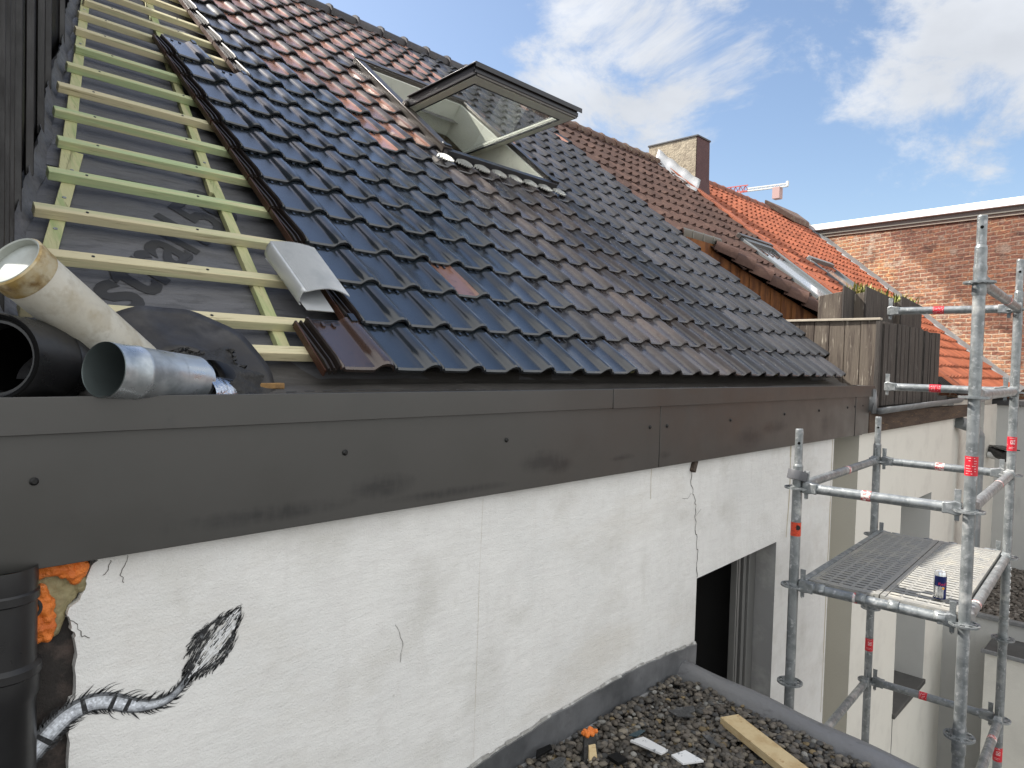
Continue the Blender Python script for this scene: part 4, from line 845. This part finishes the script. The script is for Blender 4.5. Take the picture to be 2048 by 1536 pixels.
# deck boards
def board(v0,v1,name):
    P0=Nn(0,0,3); zt=.034
    def DP(x,y,z): return P0+UX*(x)+UY*(WW*y)+Vector((0,0,z))
    y0,y1=v0,v1; q=MB(); x0,x1=.03,LL-.03
    rim=.022/WW; nx_,ny=30,5
    for a,c in ((y0,y0+rim),(y1-rim,y1)):
        q.hexa([DP(x,y,z) for z in (zt-.05,zt+.004) for x,y in ((x0,a),(x1,a),(x1,c),(x0,c))])
    ya_,yb=y0+rim,y1-rim; xa,xb=x0+.04,x1-.04
    q.poly([DP(x0,ya_,zt),DP(xa,ya_,zt),DP(xa,yb,zt),DP(x0,yb,zt)]); q.poly([DP(xb,ya_,zt),DP(x1,ya_,zt),DP(x1,yb,zt),DP(xb,yb,zt)])
    q.hexa([DP(x,y,z) for z in (zt-.05,zt-.001) for x,y in ((x0-.006,ya_),(x0-.001,ya_),(x0-.001,yb),(x0-.006,yb))])
    cx,cy=(xb-xa)/nx_,(yb-ya_)/ny
    for i in range(nx_):
        for j in range(ny):
            X0,Y0=xa+i*cx,ya_+j*cy; sh=(.10 if i%2 else -.02)
            hx0,hx1=X0+cx*.12,X0+cx*.82; hy0,hy1=Y0+cy*(.08+sh*.4),Y0+cy*(.86+sh*.4); up1=zt+.004; dn=zt-.003
            O=[DP(X0,Y0,zt),DP(X0+cx,Y0,zt),DP(X0+cx,Y0+cy,zt),DP(X0,Y0+cy,zt)]
            I=[DP(hx0,hy0,up1),DP(hx1,hy0,zt-.001),DP(hx1,hy1,zt-.001),DP(hx0,hy1,up1)]; D_=[DP(hx0,hy0,dn),DP(hx1,hy0,dn),DP(hx1,hy1,dn),DP(hx0,hy1,dn)]
            q.add(O+I+D_,[(0,1,5,4),(1,2,6,5),(2,3,7,6),(3,0,4,7)]+[(4,5,9,8),(5,6,10,9),(6,7,11,10),(7,4,8,11)])
    o=q.build(name,steeldeck,sc_,ang=20,**kw); MB().hexa([DP(x,y,z) for z in (zt-.05,zt-.047) for x,y in ((x0,ya_),(x1,ya_),(x1,yb),(x0,yb))]).build('underside',mat('dirty_steel_underside',(.012,.012,.012),.8) if 'dirty_steel_underside' not in MC else MC['dirty_steel_underside'],o,ang=0,**kw)  # black plate added so the deck slots read as shaded
    for yy in (y0+.09,y1-.09):
        for xx,sg in ((0,1),(LL,-1)):
            V=[]; 
            for a in range(9):
                t=math.radians(-20+ a*25); 
                for yv in (-.022,.022): V.append(DP(xx-sg*math.cos(t)*(R+.004)*1,yy+yv/WW,.005+math.sin(t)*(R+.004)))
            MB().add(V,[(2*i,2*i+1,2*i+3,2*i+2) for i in range(8)]).build('hook_claw',galv,o,ang=40,thick=.004,**kw)
    return o
board(.035,.468,'deck_board'); board(.476,.91,'deck_board')
q=MB(); q.bar(Nn(0,.945,3)+Vector((0,0,.02)),Nn(1,.945,3)+Vector((0,0,.02)),.035,.03); q.build('deck_side_rail',galv,sc_,bevel=.004,**kw)
# tape roll hung on the front left spigot
tp=bpy.data.objects.new('tape_roll',None); COL.objects.link(tp); tc_=Nn(0,1,1.88)+Vector((0,0,.0)); tp.location=tc_+OFF; tag(tp,'thick grey roll of tape hung tilted over the left scaffold spigot','tape roll')
ax=(Vector((.25,-.1,1))).normalized(); MB().lathe([(.030,-.022),(.050,-.022),(.0505,-.02),(.0505,.022),(.050,.024),(.030,.024)],tc_+UX*(-.0),40,ax).build('tape',tapem,tp,ang=30,**kw); MB().lathe([(.0298,.024),(.0275,.024),(.0275,-.022),(.0298,-.022)],tc_,40,ax).build('core',cardm,tp,ang=30,**kw)
# drink can
cp=Vector((2.295,-1.545,-1.0015)); ca=bpy.data.objects.new('drink_can',None); COL.objects.link(ca); ca.location=cp+OFF; tag(ca,'slim blue and silver energy drink can standing on the sunlit deck board','drink can')
MB().lathe([(.0005,.004),(.018,.002),(.022,0),(.0262,.008),(.0265,.012),(.0265,.118),(.0235,.128),(.0225,.132),(.0215,.132),(.021,.129),(.0005,.129)],cp,36).build('can_body',cans,ca,ang=40,**kw)
def canp(a,h,r=.0268): 
    f=(CO-cp); f.z=0; f.normalize(); s=Vector((0,0,1)).cross(f); s=-s if s.dot(rr)<0 else s; return cp+Vector((0,0,h))+(f*math.cos(a)+s*math.sin(a))*r
q=MB()
for i in range(28):
    a0,a1=-.95+i*.1,-.95+(i+1)*.1
    g_=lambda a:(.063-.0*a, .113)
    q.poly([canp(a0,.066+.0*a0),canp(a1,.066),canp(a1,.113),canp(a0,.113)])
for i in range(12):
    a0,a1=.62+i*.1,.62+(i+1)*.1; q.poly([canp(a0,.008),canp(a1,.008),canp(a1,.0665),canp(a0,.0665-(.0 if i else .03))])
for i in range(63): q.poly([canp(i*.1,.006,.0267),canp(i*.1+.1,.006,.0267),canp(i*.1+.1,.011,.0267),canp(i*.1,.011,.0267)])
q.build('blue_panels',canb,ca,ang=60,**kw)
text_mesh('Red Bull',.020,lambda x,y:tuple(canp(-.28+x/.0268,.071+y,.0271)),'lettering',canr,ca,sc=1,off=OFF)
q=MB(); 
for i in range(14): a=i*math.pi*2/14; a2=(i+1)*math.pi*2/14; q.poly([canp(.55,.058,.0271),canp(.55+.22*math.cos(a),.058+.006*math.sin(a),.0271),canp(.55+.22*math.cos(a2),.058+.006*math.sin(a2),.0271)])
q.build('round_emblem',cany,ca,ang=0,**kw)
# ================================================================ BROWN ROOF HOUSE
B=empty('brown_roof_house',(7.5,-.12,-7),'neighbouring house with brown tiled roof, recessed timber terrace and rough chimney','house')
def wavetiles(b,X0,X1,s0,s1,w,g,keep,hgt=.03,col=lambda:1.0):
    prof=[(0,0),(.10,.0),(.13,.25),(.16,.8),(.185,1),(.215,.8),(.24,.2),(.25,0)]
    c=0; X=X0
    while X<X1-.01:
        s=s0
        while s<s1-.01:
            if keep(X+w/2,s+g/2):
                k=len(prof); v=col(); b.tint=(v,)*3; j=random.gauss(0,.003)
                rows=[(s,.0,.0),(s,.022,1),(s+g+.03,-.004,.85)]
                V=[RP(X+u*w/.25,ss,o+h*hgt*(1 if m_ else 1)*(m_ if m_ else 1)+j) for ss,o,m_ in rows for u,h in prof]
                b.add(V,[(r*k+i,r*k+i+1,(r+1)*k+i+1,(r+1)*k+i) for r in range(2) for i in range(k-1)])
            s+=g
        X+=w
def verge(s): return 6.42+(2.40-s)*.72   # left verge of the lower brown roof
def keepb(X,s):
    if s>2.72: return True
    if X<verge(s): return False
    if 7.92<X<8.95 and 1.5<s<3.05: return False
    return True
q=MB(); wavetiles(q,5.78,9.10,.36,5.75,.183,.33,keepb,.035,lambda:random.uniform(.8,1.25)); q.build('roof_tiles',concrete_tile,B,ang=30,tinted=True)
q=MB(); X=5.75
while X<9.0: ridgecap(q,X,.33,5.80,.135,.12,(1,1,1)); X+=.33
q.build('ridge_tiles',ridgeold,B,ang=40)
q=MB()
for P in ([(5.76,2.70),(9.1,2.70),(9.1,5.8),(5.76,5.8)],[(6.3,2.66),(7.55,.9),(9.1,.3),(9.1,2.70),(6.3,2.70)]): q.poly([RP(x,s,-.03) for x,s in P])
q.build('roof_underlay',concrete_tile,B,ang=0,tinted=True)
q=MB(); y5,z5=RP(0,5.8).y,RP(0,5.8).z; q.poly([(5.76,y5,z5),(15.2,y5,z5),(15.2,y5+4.5,z5-3.6),(5.76,y5+4.5,z5-3.6)]); q.build('rear_roof',concrete_tile,B,ang=0,tinted=True)
# verge tiles
s=2.46; vt=MB()
while s>.6:
    a=Vector(RP(verge(s)+.06,s,-.03)); c=Vector(RP(verge(s-.23)+.06,s-.23,.01)); d=(c-a).normalized(); sd=d.cross(Vector((0,0,1))).normalized(); upn=sd.cross(d).normalized()
    v=random.uniform(1.0,1.7); vt.tint=(v,v*.98,v*.95); V=[]
    for p,r_ in ((a,.125),(c,.145)):
        for i in range(10): t=math.pi*(-.25+1.3*i/9); V.append(p+sd*(-math.cos(t))*r_*1.1+upn*math.sin(t)*r_)
    vt.add(V,[(i,i+1,11+i,10+i) for i in range(9)]); vt.add([V[10+i] for i in range(10)]+[c],[[*range(10)]])
    s-=.205
vt.build('verge_tiles',concrete_tile,B,ang=40,tinted=True)
# timber cheek and recessed wall
q=MB()
P=[(verge(s),RP(0,s).y,RP(0,s,-.05).z) for s in (2.45,2.0,1.5,1.0,.5)]
for (x0,y0_,z0_),(x1,y1_,z1_) in zip(P,P[1:]):
    n_=4
    for i in range(n_):
        t0,t1=i/n_,(i+1)/n_-.04; a=Vector((x0,y0_,z0_)).lerp(Vector((x1,y1_,z1_)),t0); c=Vector((x0,y0_,z0_)).lerp(Vector((x1,y1_,z1_)),t1)
        q.poly([a,c,(c.x,c.y,-.2),(a.x,a.y,-.2)])
for (x0,y0_,z0_),(x1,y1_,z1_) in zip(P,P[1:]): q.poly([(x0+.02,y0_,z0_),(x1+.02,y1_,z1_),(x1+.02,y1_,-.2),(x0+.02,y0_,-.2)])
q.build('cheek_boards',cheekwood,B,ang=0)
q=MB(); q.poly([(5.76,RP(0,2.45).y,-.2),(6.45,RP(0,2.45).y,-.2),(6.45,RP(0,2.45).y,RP(0,2.6,-.05).z),(5.76,RP(0,2.45).y,RP(0,2.6,-.05).z)]); q.box((6.0,RP(0,2.45).y-.03,.6),(6.35,RP(0,2.45).y-.005,1.45)); q.build('recessed_wall',cheekwood,B,ang=0)
gp=RP(0,2.63,.0); gu=MB(); prof=[(-.13,.05),(-.145,.03),(-.14,-.05),(-.10,-.11),(-.04,-.13),(.0,-.12),(.01,-.03)]; 
gu.add([(x,gp.y+a,gp.z-.02+c) for x in (5.70,6.62) for a,c in prof],[(i,7+i,8+i,i+1) for i in range(6)]); gu.poly([(6.62,gp.y+a,gp.z-.02+c) for a,c in prof])
for x in (5.9,6.15,6.4): gu.box((x,gp.y-.150,gp.z-.07),(x+.02,gp.y-.138,gp.z+.03))
gu.build('gutter',mat('grey_brown_zinc',(.2,.19,.165),.5,.3),B,ang=40)
# skylight
sk=MB().rbox(7.92,8.0,1.52,3.0,-.05,.07).rbox(8.87,8.95,1.52,3.0,-.05,.07).rbox(8.0,8.87,2.9,3.0,-.05,.08).rbox(8.0,8.87,1.52,1.60,-.05,.06).build('skylight',mat('grey_skylight_frame',(.2,.21,.21),.4,.4),B,bevel=.004)
MB().rbox(8.0,8.87,1.60,2.9,.03,.035).build('pane',mat('reflecting_glass',(.25,.28,.3),.04,.0,spec=1.5,coat=1),sk,ang=0)
MB().rbox(7.9,8.97,2.995,3.07,.0,.10).rbox(7.9,8.97,1.50,1.56,.02,.09).build('hood',winb,sk,bevel=.004)
q=MB()
for k in range(7):
    def ap2(u,v,k=k): X=7.92+(k+u)*.155; return RP(X,1.50-.13*v-.02*math.sin(u*3.14),.045-.02*v+.012*math.sin(u*6.28)+(.004 if int(u*8)%2 else 0))
    q.grid(ap2,10,2)
q.build('apron',galv2,sk,ang=20)
# chimney
CHX0,CHX1,CHY0,CHY1=9.2,9.63,3.79,4.74
ch=MB(); N3=10
ch.add([(CHX0,CHY0+(CHY1-CHY0)*i/N3,z) for z in (2.6,4.0) for i in range(N3+1)],[(i+1,i,N3+1+i,N3+2+i) for i in range(N3)]); ch.poly([(CHX0,CHY1,2.6),(CHX0,CHY1,4.0),(CHX1,CHY1,4.0),(CHX1,CHY1,2.6)])
ch.poly([(CHX1,CHY0,2.6),(CHX1,CHY1,2.6),(CHX1,CHY1,4),(CHX1,CHY0,4)]); cho=ch.build('chimney',chimc,B,ang=0)
MB().add([(CHX0-.02,CHY0-.06,2.7),(CHX1+.1,CHY0-.06,2.7),(CHX1+.03,CHY0-.012,3.3),(CHX1+.002,CHY0-.012,4.0),(CHX0-.002,CHY0-.012,4.0),(CHX0-.003,CHY0-.012,3.3)],[(0,1,2,5),(5,2,3,4)]).poly([(CHX0-.02,CHY0-.06,2.7),(CHX0-.003,CHY0-.012,3.3),(CHX0-.003,CHY0+.01,3.3),(CHX0-.02,CHY0+.01,2.7)]).build('red_face',chimr,cho,ang=0)
MB().box((CHX0-.015,CHY0-.03,4.0),(CHX1+.015,CHY1+.02,4.03)).build('cap_slab',mat('dark_cap',(.06,.06,.065),.6),cho,bevel=.004)
def zf(u,v): y=4.5-.85*u; X=9.17-.03-.16*v; p=RP(X,0,0); zz=y*math.tan(TH); return (X,y,zz+.22*(1-v)**2+.035+.012*math.sin(u*21))
MB().grid(zf,20,4).build('zinc_flashing',zincb,cho,ang=40,thick=.004)
def zf2(u,v): X=9.08+.25*u; s=4.75-.16*v-.1*u; return RP(X,s,.06-.03*v+.01*math.sin(u*9))
MB().grid(zf2,8,3).build('red_apron',redlead,cho,ang=40)
# facade pieces
q=MB(); Wz=-.45
q.poly([(5.64,WY,-7),(7.2,WY,-7),(7.15,WY,-1.42),(7.15,WY,-.40),(5.64,WY,-.40)]); q.poly([(7.15,WY,-1.42),(8.45,WY,-1.42),(8.45,WY,-.36),(7.15,WY,-.36)]); q.poly([(8.45,WY,-7),(9.4,WY,-7),(9.4,WY,-.36),(8.45,WY,-.36)])
q.poly([(7.2,WY,-7),(8.45,WY,-7),(8.45,WY,-3.83),(7.2,WY,-3.83)]); q.poly([(4.97,.18,-7),(5.64,.18,-7),(5.64,.18,-.45),(4.97,.18,-.45)]); q.poly([(9.4,.75,-7),(11.45,.75,-7),(11.45,.75,-.2),(9.4,.75,-.2)]); q.poly([(11.45,WY,-7),(12.5,WY,-7),(12.5,WY,-.4),(11.45,WY,-.4)])
q.build('rear_wall',plaster2,B,ang=0)
MB().poly([(5.64,WY,-.45),(5.64,.18,-.45),(5.64,.18,-7),(5.64,WY,-7)]).build('beige_reveal',mat('beige_render',(.5,.48,.42),.85,bump=[(60,.2)]),B,ang=0)  # darker plaster tone, the shade of this reveal put into its colour
q=MB(); q.poly([(7.15,WY,-1.42),(8.45,WY,-1.42),(8.45,.3,-1.42),(7.15,.3,-1.42)][::-1]); q.poly([(8.45,WY,-3.83),(8.45,WY,-1.42),(8.45,.3,-1.42),(8.45,.3,-3.83)]); q.poly([(9.4,WY,-.3),(9.4,.75,-.3),(9.4,.75,-7),(9.4,WY,-7)]); q.poly([(11.45,WY,-.3),(11.45,.75,-.3),(11.45,.75,-7),(11.45,WY,-7)])
q.poly([(7.2,.3,-3.83),(8.45,.3,-3.83),(8.45,.3,-1.42),(7.2,.3,-1.42)]); q.build('wall_reveal',shade_wall,B,ang=0)
MB().box((7.16,WY-.03,-3.86),(8.47,.29,-3.80)).build('window_sill',mat('dark_stone_sill',(.07,.068,.066),.5,mix=[((.1,.098,.095),5,.5,.7)]),B,bevel=.006)
# eaves beam and gutter under the terrace
MB().hexa([(5.76,WY-.05,-.53),(10.2,WY-.05,-.52),(10.2,WY+.02,-.52),(5.76,WY+.02,-.53),(5.76,WY-.05,-.32),(10.2,WY-.05,-.36),(10.2,WY+.02,-.36),(5.76,WY+.02,-.32)]).build('eaves_beam',beamdark,B,bevel=.006)
q=MB(); prof=[(-.10,.0),(-.107,-.01),(-.10,-.03),(-.08,-.06),(-.05,-.07),(-.02,-.06),(.0,-.02)]; q.add([(x,WY-.05+a,z+c) for x,z in ((5.86,-.275),(9.2,-.235)) for a,c in prof],[(i,7+i,8+i,i+1) for i in range(6)]); q.poly([(5.86,WY-.05+a,-.275+c) for a,c in prof][::-1])
q.build('terrace_gutter',galv2,B,ang=40,thick=.006)
q=MB(); q.poly([(5.8,-.2,-.1),(5.86,-.2,-.2),(5.84,-.2,-.34),(5.78,-.18,-.33)]); q.poly([(5.78,-.2,-.1),(5.78,-.05,-.1),(5.8,-.05,-.34),(5.8,-.2,-.34)]); q.build('gutter_end_piece',galv2,B,ang=30,thick=.004)
MB().box((5.76,-.1,-.3),(9.1,2.0,-.22)).build('terrace_floor',tarmac,B,ang=0)
# timber fence of the terrace
F=empty('terrace_fence',(6.5,-.12,-.3),'weathered grey timber board fence around the roof terrace','fence')
y=-.14
q=MB()
while y<1.55:
    wv=.152; q.box((5.95+random.uniform(-.003,.003),y,-.28),(5.975,min(y+wv-.006,1.6),.575)); y+=wv
q.build('side_boards',oldwood,F,ang=0,bevel=.002)
MB().box((5.93,-.175,.576),(6.0,1.6,.60)).build('top_rail',mat('pale_weathered_rail',(.42,.37,.3),.8,bump=[(30,.5,(1,.3,1))]),F,bevel=.003)
q=MB(); X=5.978; i=0
while X<8.28:
    wv=random.choice((.07,.09,.12)); z1=.575 if X<7.55 else .56; q.box((X,-.158-random.uniform(0,.022),-.27),(X+wv-.008,-.13,z1+random.uniform(-.01,.0))); X+=wv
q.build('front_boards',oldwood_shade,F,ang=0,bevel=.002)
MB().box((5.935,-.178,-.3),(5.977,-.135,.575)).build('corner_post',oldwood_shade,F,bevel=.003)
# planters
def planter(x0,x1,yf,z0,z1,slope,label,plants,box):
    o=empty('planter',((x0+x1)/2,yf+.1,z0),label,'planter','planters on the terrace behind the fence')
    MB().hexa([(x0,yf,z0),(x1,yf,z0),(x1,yf+.02,z0),(x0,yf+.02,z0),(x0,yf,z1),(x1,yf,z1-slope),(x1,yf+.02,z1-slope),(x0,yf+.02,z1)]).build('front_board',oldwood_shade,o,bevel=.003)
    MB().hexa([(x0,yf+.021,z0),(x0+.02,yf+.021,z0),(x0+.02,yf+.26,z0),(x0,yf+.26,z0),(x0,yf+.021,z1-.06),(x0+.02,yf+.021,z1-.06),(x0+.02,yf+.26,z1-.10),(x0,yf+.26,z1-.10)]).build('side_board',oldwood,o,bevel=.003)
    MB().box((x0+.03,yf+.03,z0),(x1-.03,yf+.25,z1-slope-.06)).build('soil',tarmac,o)
    if plants:
        q=MB()
        for i in range(plants):
            bx,by=random.uniform(x0+.03,x1-.03),yf+random.uniform(.05,.2); h=random.uniform(.06,.2); a=random.uniform(0,6.28); d=Vector((math.cos(a),math.sin(a),0))*h*random.uniform(.1,.6); w_=random.uniform(.006,.016)
            sd=Vector((-math.sin(a),math.cos(a),0))*w_; b0=Vector((bx,by,z1-slope-.06)); m1=b0+d*.5+Vector((0,0,h*.65)); t_=b0+d+Vector((0,0,h*.95)); g_=random.uniform(.5,1.5); q.tint=(g_*random.uniform(.8,1.4),g_,g_*.7)
            q.poly([b0-sd*.5,b0+sd*.5,m1+sd,m1-sd]); q.poly([m1-sd,m1+sd,t_])
        q.build('foliage',leafm,o,ang=0,tinted=True)
planter(5.62+.45,6.55,.22,.52,.95,.05,'small low planter box on the terrace corner, leftmost of the three',0,1)
planter(6.38,7.35,.10,.50,.965,.05,'middle planter with mossy dark front board and yellow green grasses behind it',230,1)
planter(7.36,8.2,.02,.50,.945,.05,'right hand planter with slanted dark board and green shoots by the brick wall',150,1)
# ================================================================ ORANGE ROOF HOUSE
O=empty('orange_roof_house',(11,.1,-7),'far neighbouring house with bright orange tiled roof running up to the brick wall','house')
def oedge(s): 
    y=RP(0,s).y; t=(y+.32)/4.45; return 13.6+1.7*t
def keepo(X,s):
    if X>oedge(s)-.1: return False
    if 10.5<X<11.62 and 1.9<s<3.0: return False
    return True
q=MB(); wavetiles(q,9.12,15.4,-.25,5.75,.2,.262,keepo,.04,lambda:random.uniform(.8,1.2)); q.build('roof_tiles',orange_tile,O,ang=30,tinted=True)
q=MB(); q.poly([RP(9.1,-.3,-.02),RP(oedge(-.3),-.3,-.02),RP(oedge(5.8),5.8,-.02),RP(9.1,5.8,-.02)]); q.build('roof_underlay',orange_tile,O,ang=0)
q=MB(); X=9.3
while X<15.0: ridgecap(q,X,.36,5.80,.12,.11,(1,1,1)); X+=.36
q.build('ridge_tiles',mat('dull_orange_ridge',(.24,.085,.05),.8,mix=[((.12,.06,.045),9,.5,.7)],bump=[(40,.4)]),O,ang=40)
q=MB(); s=-.3                     # mortar bedded boundary course
while s<5.3: a=random.uniform(.8,1.2); q.tint=(a,)*3; q.rbox(9.05,9.22,s,s+.27,.02,.075+.01*random.random()); s+=.262
q.build('boundary_course',orange_tile,O,ang=0,bevel=.01,tinted=True)
q=MB(); n_=24
for i in range(n_):
    s0,s1=-.35+6.15*i/n_,-.35+6.15*(i+1)/n_; q.hexa([RP(oedge(s0)-.17,s0,.02),RP(oedge(s0)-.01,s0,.02),RP(oedge(s1)-.01,s1,.02),RP(oedge(s1)-.17,s1,.02),RP(oedge(s0)-.17,s0,.05),RP(oedge(s0)-.01,s0,.12),RP(oedge(s1)-.01,s1,.12),RP(oedge(s1)-.17,s1,.05)])
q.build('verge_flashing',galv2,O,ang=50)
sk=MB().rbox(10.5,10.57,1.9,3.0,-.05,.07).rbox(11.5,11.57,1.9,3.0,-.05,.07).rbox(10.5,11.57,3.0,3.08,-.05,.11).rbox(10.5,11.57,1.86,1.9,-.05,.07).build('skylight',MC['grey_skylight_frame'],O,bevel=.004)
MB().rbox(10.57,11.5,1.9,3.0,.03,.035).build('pane',MC['reflecting_glass'],sk,ang=0)
q=MB(); q.prism([RP(14.2,5.35,.05),RP(15.1,5.35,.05),RP(15.2,5.8,.05),RP(13.4,5.8,.05)],(0,0,.14)); q.build('brown_ridge_patch',ridgeold,O,bevel=.02)
q=MB(); q.box((9.1,-.05,-7),(12.5,.0,-.3)); q.build('front_wall',plaster2,O,ang=0)
q=MB()
for k in range(9): q.rbox(8.55+k*.11,8.55+k*.11+.08,-.2,.0,.0,.05)
q.build('lower_brown_tiles',concrete_tile,O,bevel=.01,tinted=False)
# ================================================================ BRICK BUILDING
K=empty('brick_building',(14.5,0,-7),'tall old red brown brick wall with white coping and soot stains closing the view','building')
def BW(t,z,o=0): p=BB+BD*t; n_=Vector((-BD.y,BD.x,0)); return (p.x+n_.x*o,p.y+n_.y*o,z)   # n_ points back toward the viewer side
LW=(BA-BB).length
def ztop(t): return 3.10+(t-.15)/(LW)*.27
t0,t1=-8,LW+1.6
q=MB(); q.poly([BW(t0,-7),BW(t1,-7),BW(t1,ztop(t1)),BW(t0,ztop(t0))]); q.poly([BW(t1,-7),BW(t1,-7,-6),BW(t1,ztop(t1),-6),BW(t1,ztop(t1))]); q.build('brick_wall',brickm,K,ang=0)
def cop(o0,o1,z0,z1): return MB().hexa([BW(t0,ztop(t0)+z0,o0),BW(t1,ztop(t1)+z0,o0),BW(t1,ztop(t1)+z0,o1),BW(t0,ztop(t0)+z0,o1),BW(t0,ztop(t0)+z1,o0),BW(t1,ztop(t1)+z1,o0),BW(t1,ztop(t1)+z1,o1),BW(t0,ztop(t0)+z1,o1)])
cop(.12,-5,.0,.14).build('white_coping',whitecap,K,bevel=.01)
cop(.06,-.1,-.10,-.002).build('soffit_board',mat('grey_soffit',(.15,.14,.12),.8),K)
cop(.03,-.1,-.16,-.102).build('dark_string_course',mat('pale_mortar_course',(.25,.21,.17),.9,bump=[(20,.8)]),K)
q=MB()
for t_,z in ((LW-.75,2.75),(-.9,2.62)): a=BW(t_,z,.03); c=BW(t_,z-.5,.03); q.bar(a,c,.05,.02,(1,0,0))
q.build('wall_anchor',mat('rusty_anchor',(.05,.035,.03),.8),K)
# ================================================================ LOWER RIGHT ANNEX BUILDINGS
E_=empty('rear_annex',(11,-2,-7),'low white annex with gravel roof behind the scaffold','annex')
q=MB(); q.poly([(9.4,WY,-7),(9.4,-5,-7),(9.4,-5,-3.12),(9.4,WY,-3.12)][::-1]); q.build('side_wall',shade_wall,E_,ang=0)
MB().poly([(9.4,-5,-3.14),(12.5,-5,-3.14),(12.5,WY,-3.14),(9.4,WY,-3.14)]).build('roof_deck',tarmac,E_,ang=0)
MB().box((9.36,-5,-3.13),(9.46,WY,-3.08)).build('edge_trim',galv2,E_,bevel=.006)
pts=[(random.uniform(9.48,12.45)*S,random.uniform(-3.6,-.2)*S,-3.13*S+random.random()*.03) for _ in range(9000)]
pebbles('annex_gravel',pts,.028,False,[(.13,.11,.095),(.18,.16,.14),(.09,.08,.07),(.22,.2,.18)],pebm)
A2=empty('far_wing',(12.6,-2,-7),'tall plain grey wall of the far wing with dark roof edge','wing')
MB().poly([(12.5,WY,-7),(12.5,-6,-7),(12.5,-6,-.38),(12.5,WY,-.38)][::-1]).poly([(12.5,-6,-7),(14,-6,-7),(14,-6,-.38),(12.5,-6,-.38)]).build('wall',shade_wall,A2,ang=0)
MB().box((12.44,-6,-.42),(13.6,WY+.4,-.33)).build('roof_edge',mat('dark_roof_edge',(.04,.04,.042),.6),A2,bevel=.006)
A3=empty('store_box',(9,-2,-7),'small white flat roofed block standing in front of the annex','outbuilding')
MB().poly([(8.7,-.72,-7),(8.7,-4,-7),(8.7,-4,-3.34),(8.7,-.72,-3.34)][::-1]).poly([(8.7,-.72,-3.34),(8.7,-4,-3.34),(9.399,-4,-3.34),(9.399,-.72,-3.34)][::-1]).build('wall',plaster2,A3,ang=0)
MB().box((8.68,-4,-3.339),(9.39,-.70,-3.32)).build('felt_roof',tarmac,A3)
MB().box((8.66,-4,-3.345),(8.70,-.68,-3.30)).build('edge_trim',galv2,A3,bevel=.005)
v_=MB(); P=[(10.15,-.28,-7),(10.15,-.28,-.80),(10.05,-.22,-.66),(9.85,-.1,-.60)]; v_.path(P,.085,20); 
for p_ in P[1:3]: v_.lathe([(.001,-.085),(.06,-.06),(.085,0),(.06,.06),(.001,.085)],p_,20)
v_.build('vent_pipe',mat('grey_vent_zinc',(.22,.24,.25),.5,.3,mix=[((.32,.33,.34),6,.5,.7)]),label='grey metal vent pipe with a bend at its top on the far facade',cat='pipe',ang=50)
cm=empty('security_camera',(11.5,-.16,-1.25),'small black bullet shaped security camera on the far white wall','camera')
MB().tube((11.95,-.14,-1.15),(11.62,-.42,-1.19),.075,20,r2=.085).build('body',pvc_k,cm); MB().bar((12.0,-.2,-1.06),(11.5,-.5,-1.07),.20,.012).build('sun_hood',pvc_k,cm); MB().tube((11.8,-.13,-1.2),(11.8,-.25,-1.22),.05,12).build('bracket',mat('white_bracket',(.6,.6,.58),.5),cm)
# ================================================================ CRANE
T=empty('tower_crane',(120,61,-7),'distant red and white tower crane jib seen beyond the orange roof','crane')
def lattice(p,q_,w,n,m,name,th=.16):
    p,q_=Vector(p),Vector(q_); d=q_-p; sd=d.cross(Vector((0,0,1))).normalized()*w*.6 if abs(d.normalized().z)<.9 else Vector((w*.6,0,0)); upv=Vector((0,0,w)) if abs(d.normalized().z)<.9 else Vector((0,w,0)); q=MB()
    for a in (-sd*.5,sd*.5,upv): q.bar(p+a,q_+a,th,th)
    for i in range(n):
        a,c,mm=p+d*i/n,p+d*(i+1)/n,p+d*(i+.5)/n; q.bar(a-sd*.5,mm+upv,th*.6,th*.6); q.bar(mm+upv,c-sd*.5,th*.6,th*.6); q.bar(a+sd*.5,mm+upv,th*.6,th*.6)
    return q.build(name,m,T,ang=0)
dj=(Vector((120,49.17,32.6))-Vector((120,61.06,33.0))); P1=Vector((120,49.17,32.6))
lattice(P1-dj*1.6,P1-dj*.62,1.1,12,craner,'red_jib'); lattice(P1-dj*.62,P1,.5,9,cranew,'counter_jib',.2)
MB().box((119.3,50.3,30.6),(120.7,51.6,32.6)).build('counterweight',mat('pinkish_concrete',(.45,.3,.28),.8),T)
MB().box((119.8,49.0,32.6),(120.2,49.4,33.5)).build('winch',cranew,T)
lattice((120,57.9,-7),(120,57.9,32.8),1.6,26,cranew,'mast')
print('objects',len(bpy.data.objects))
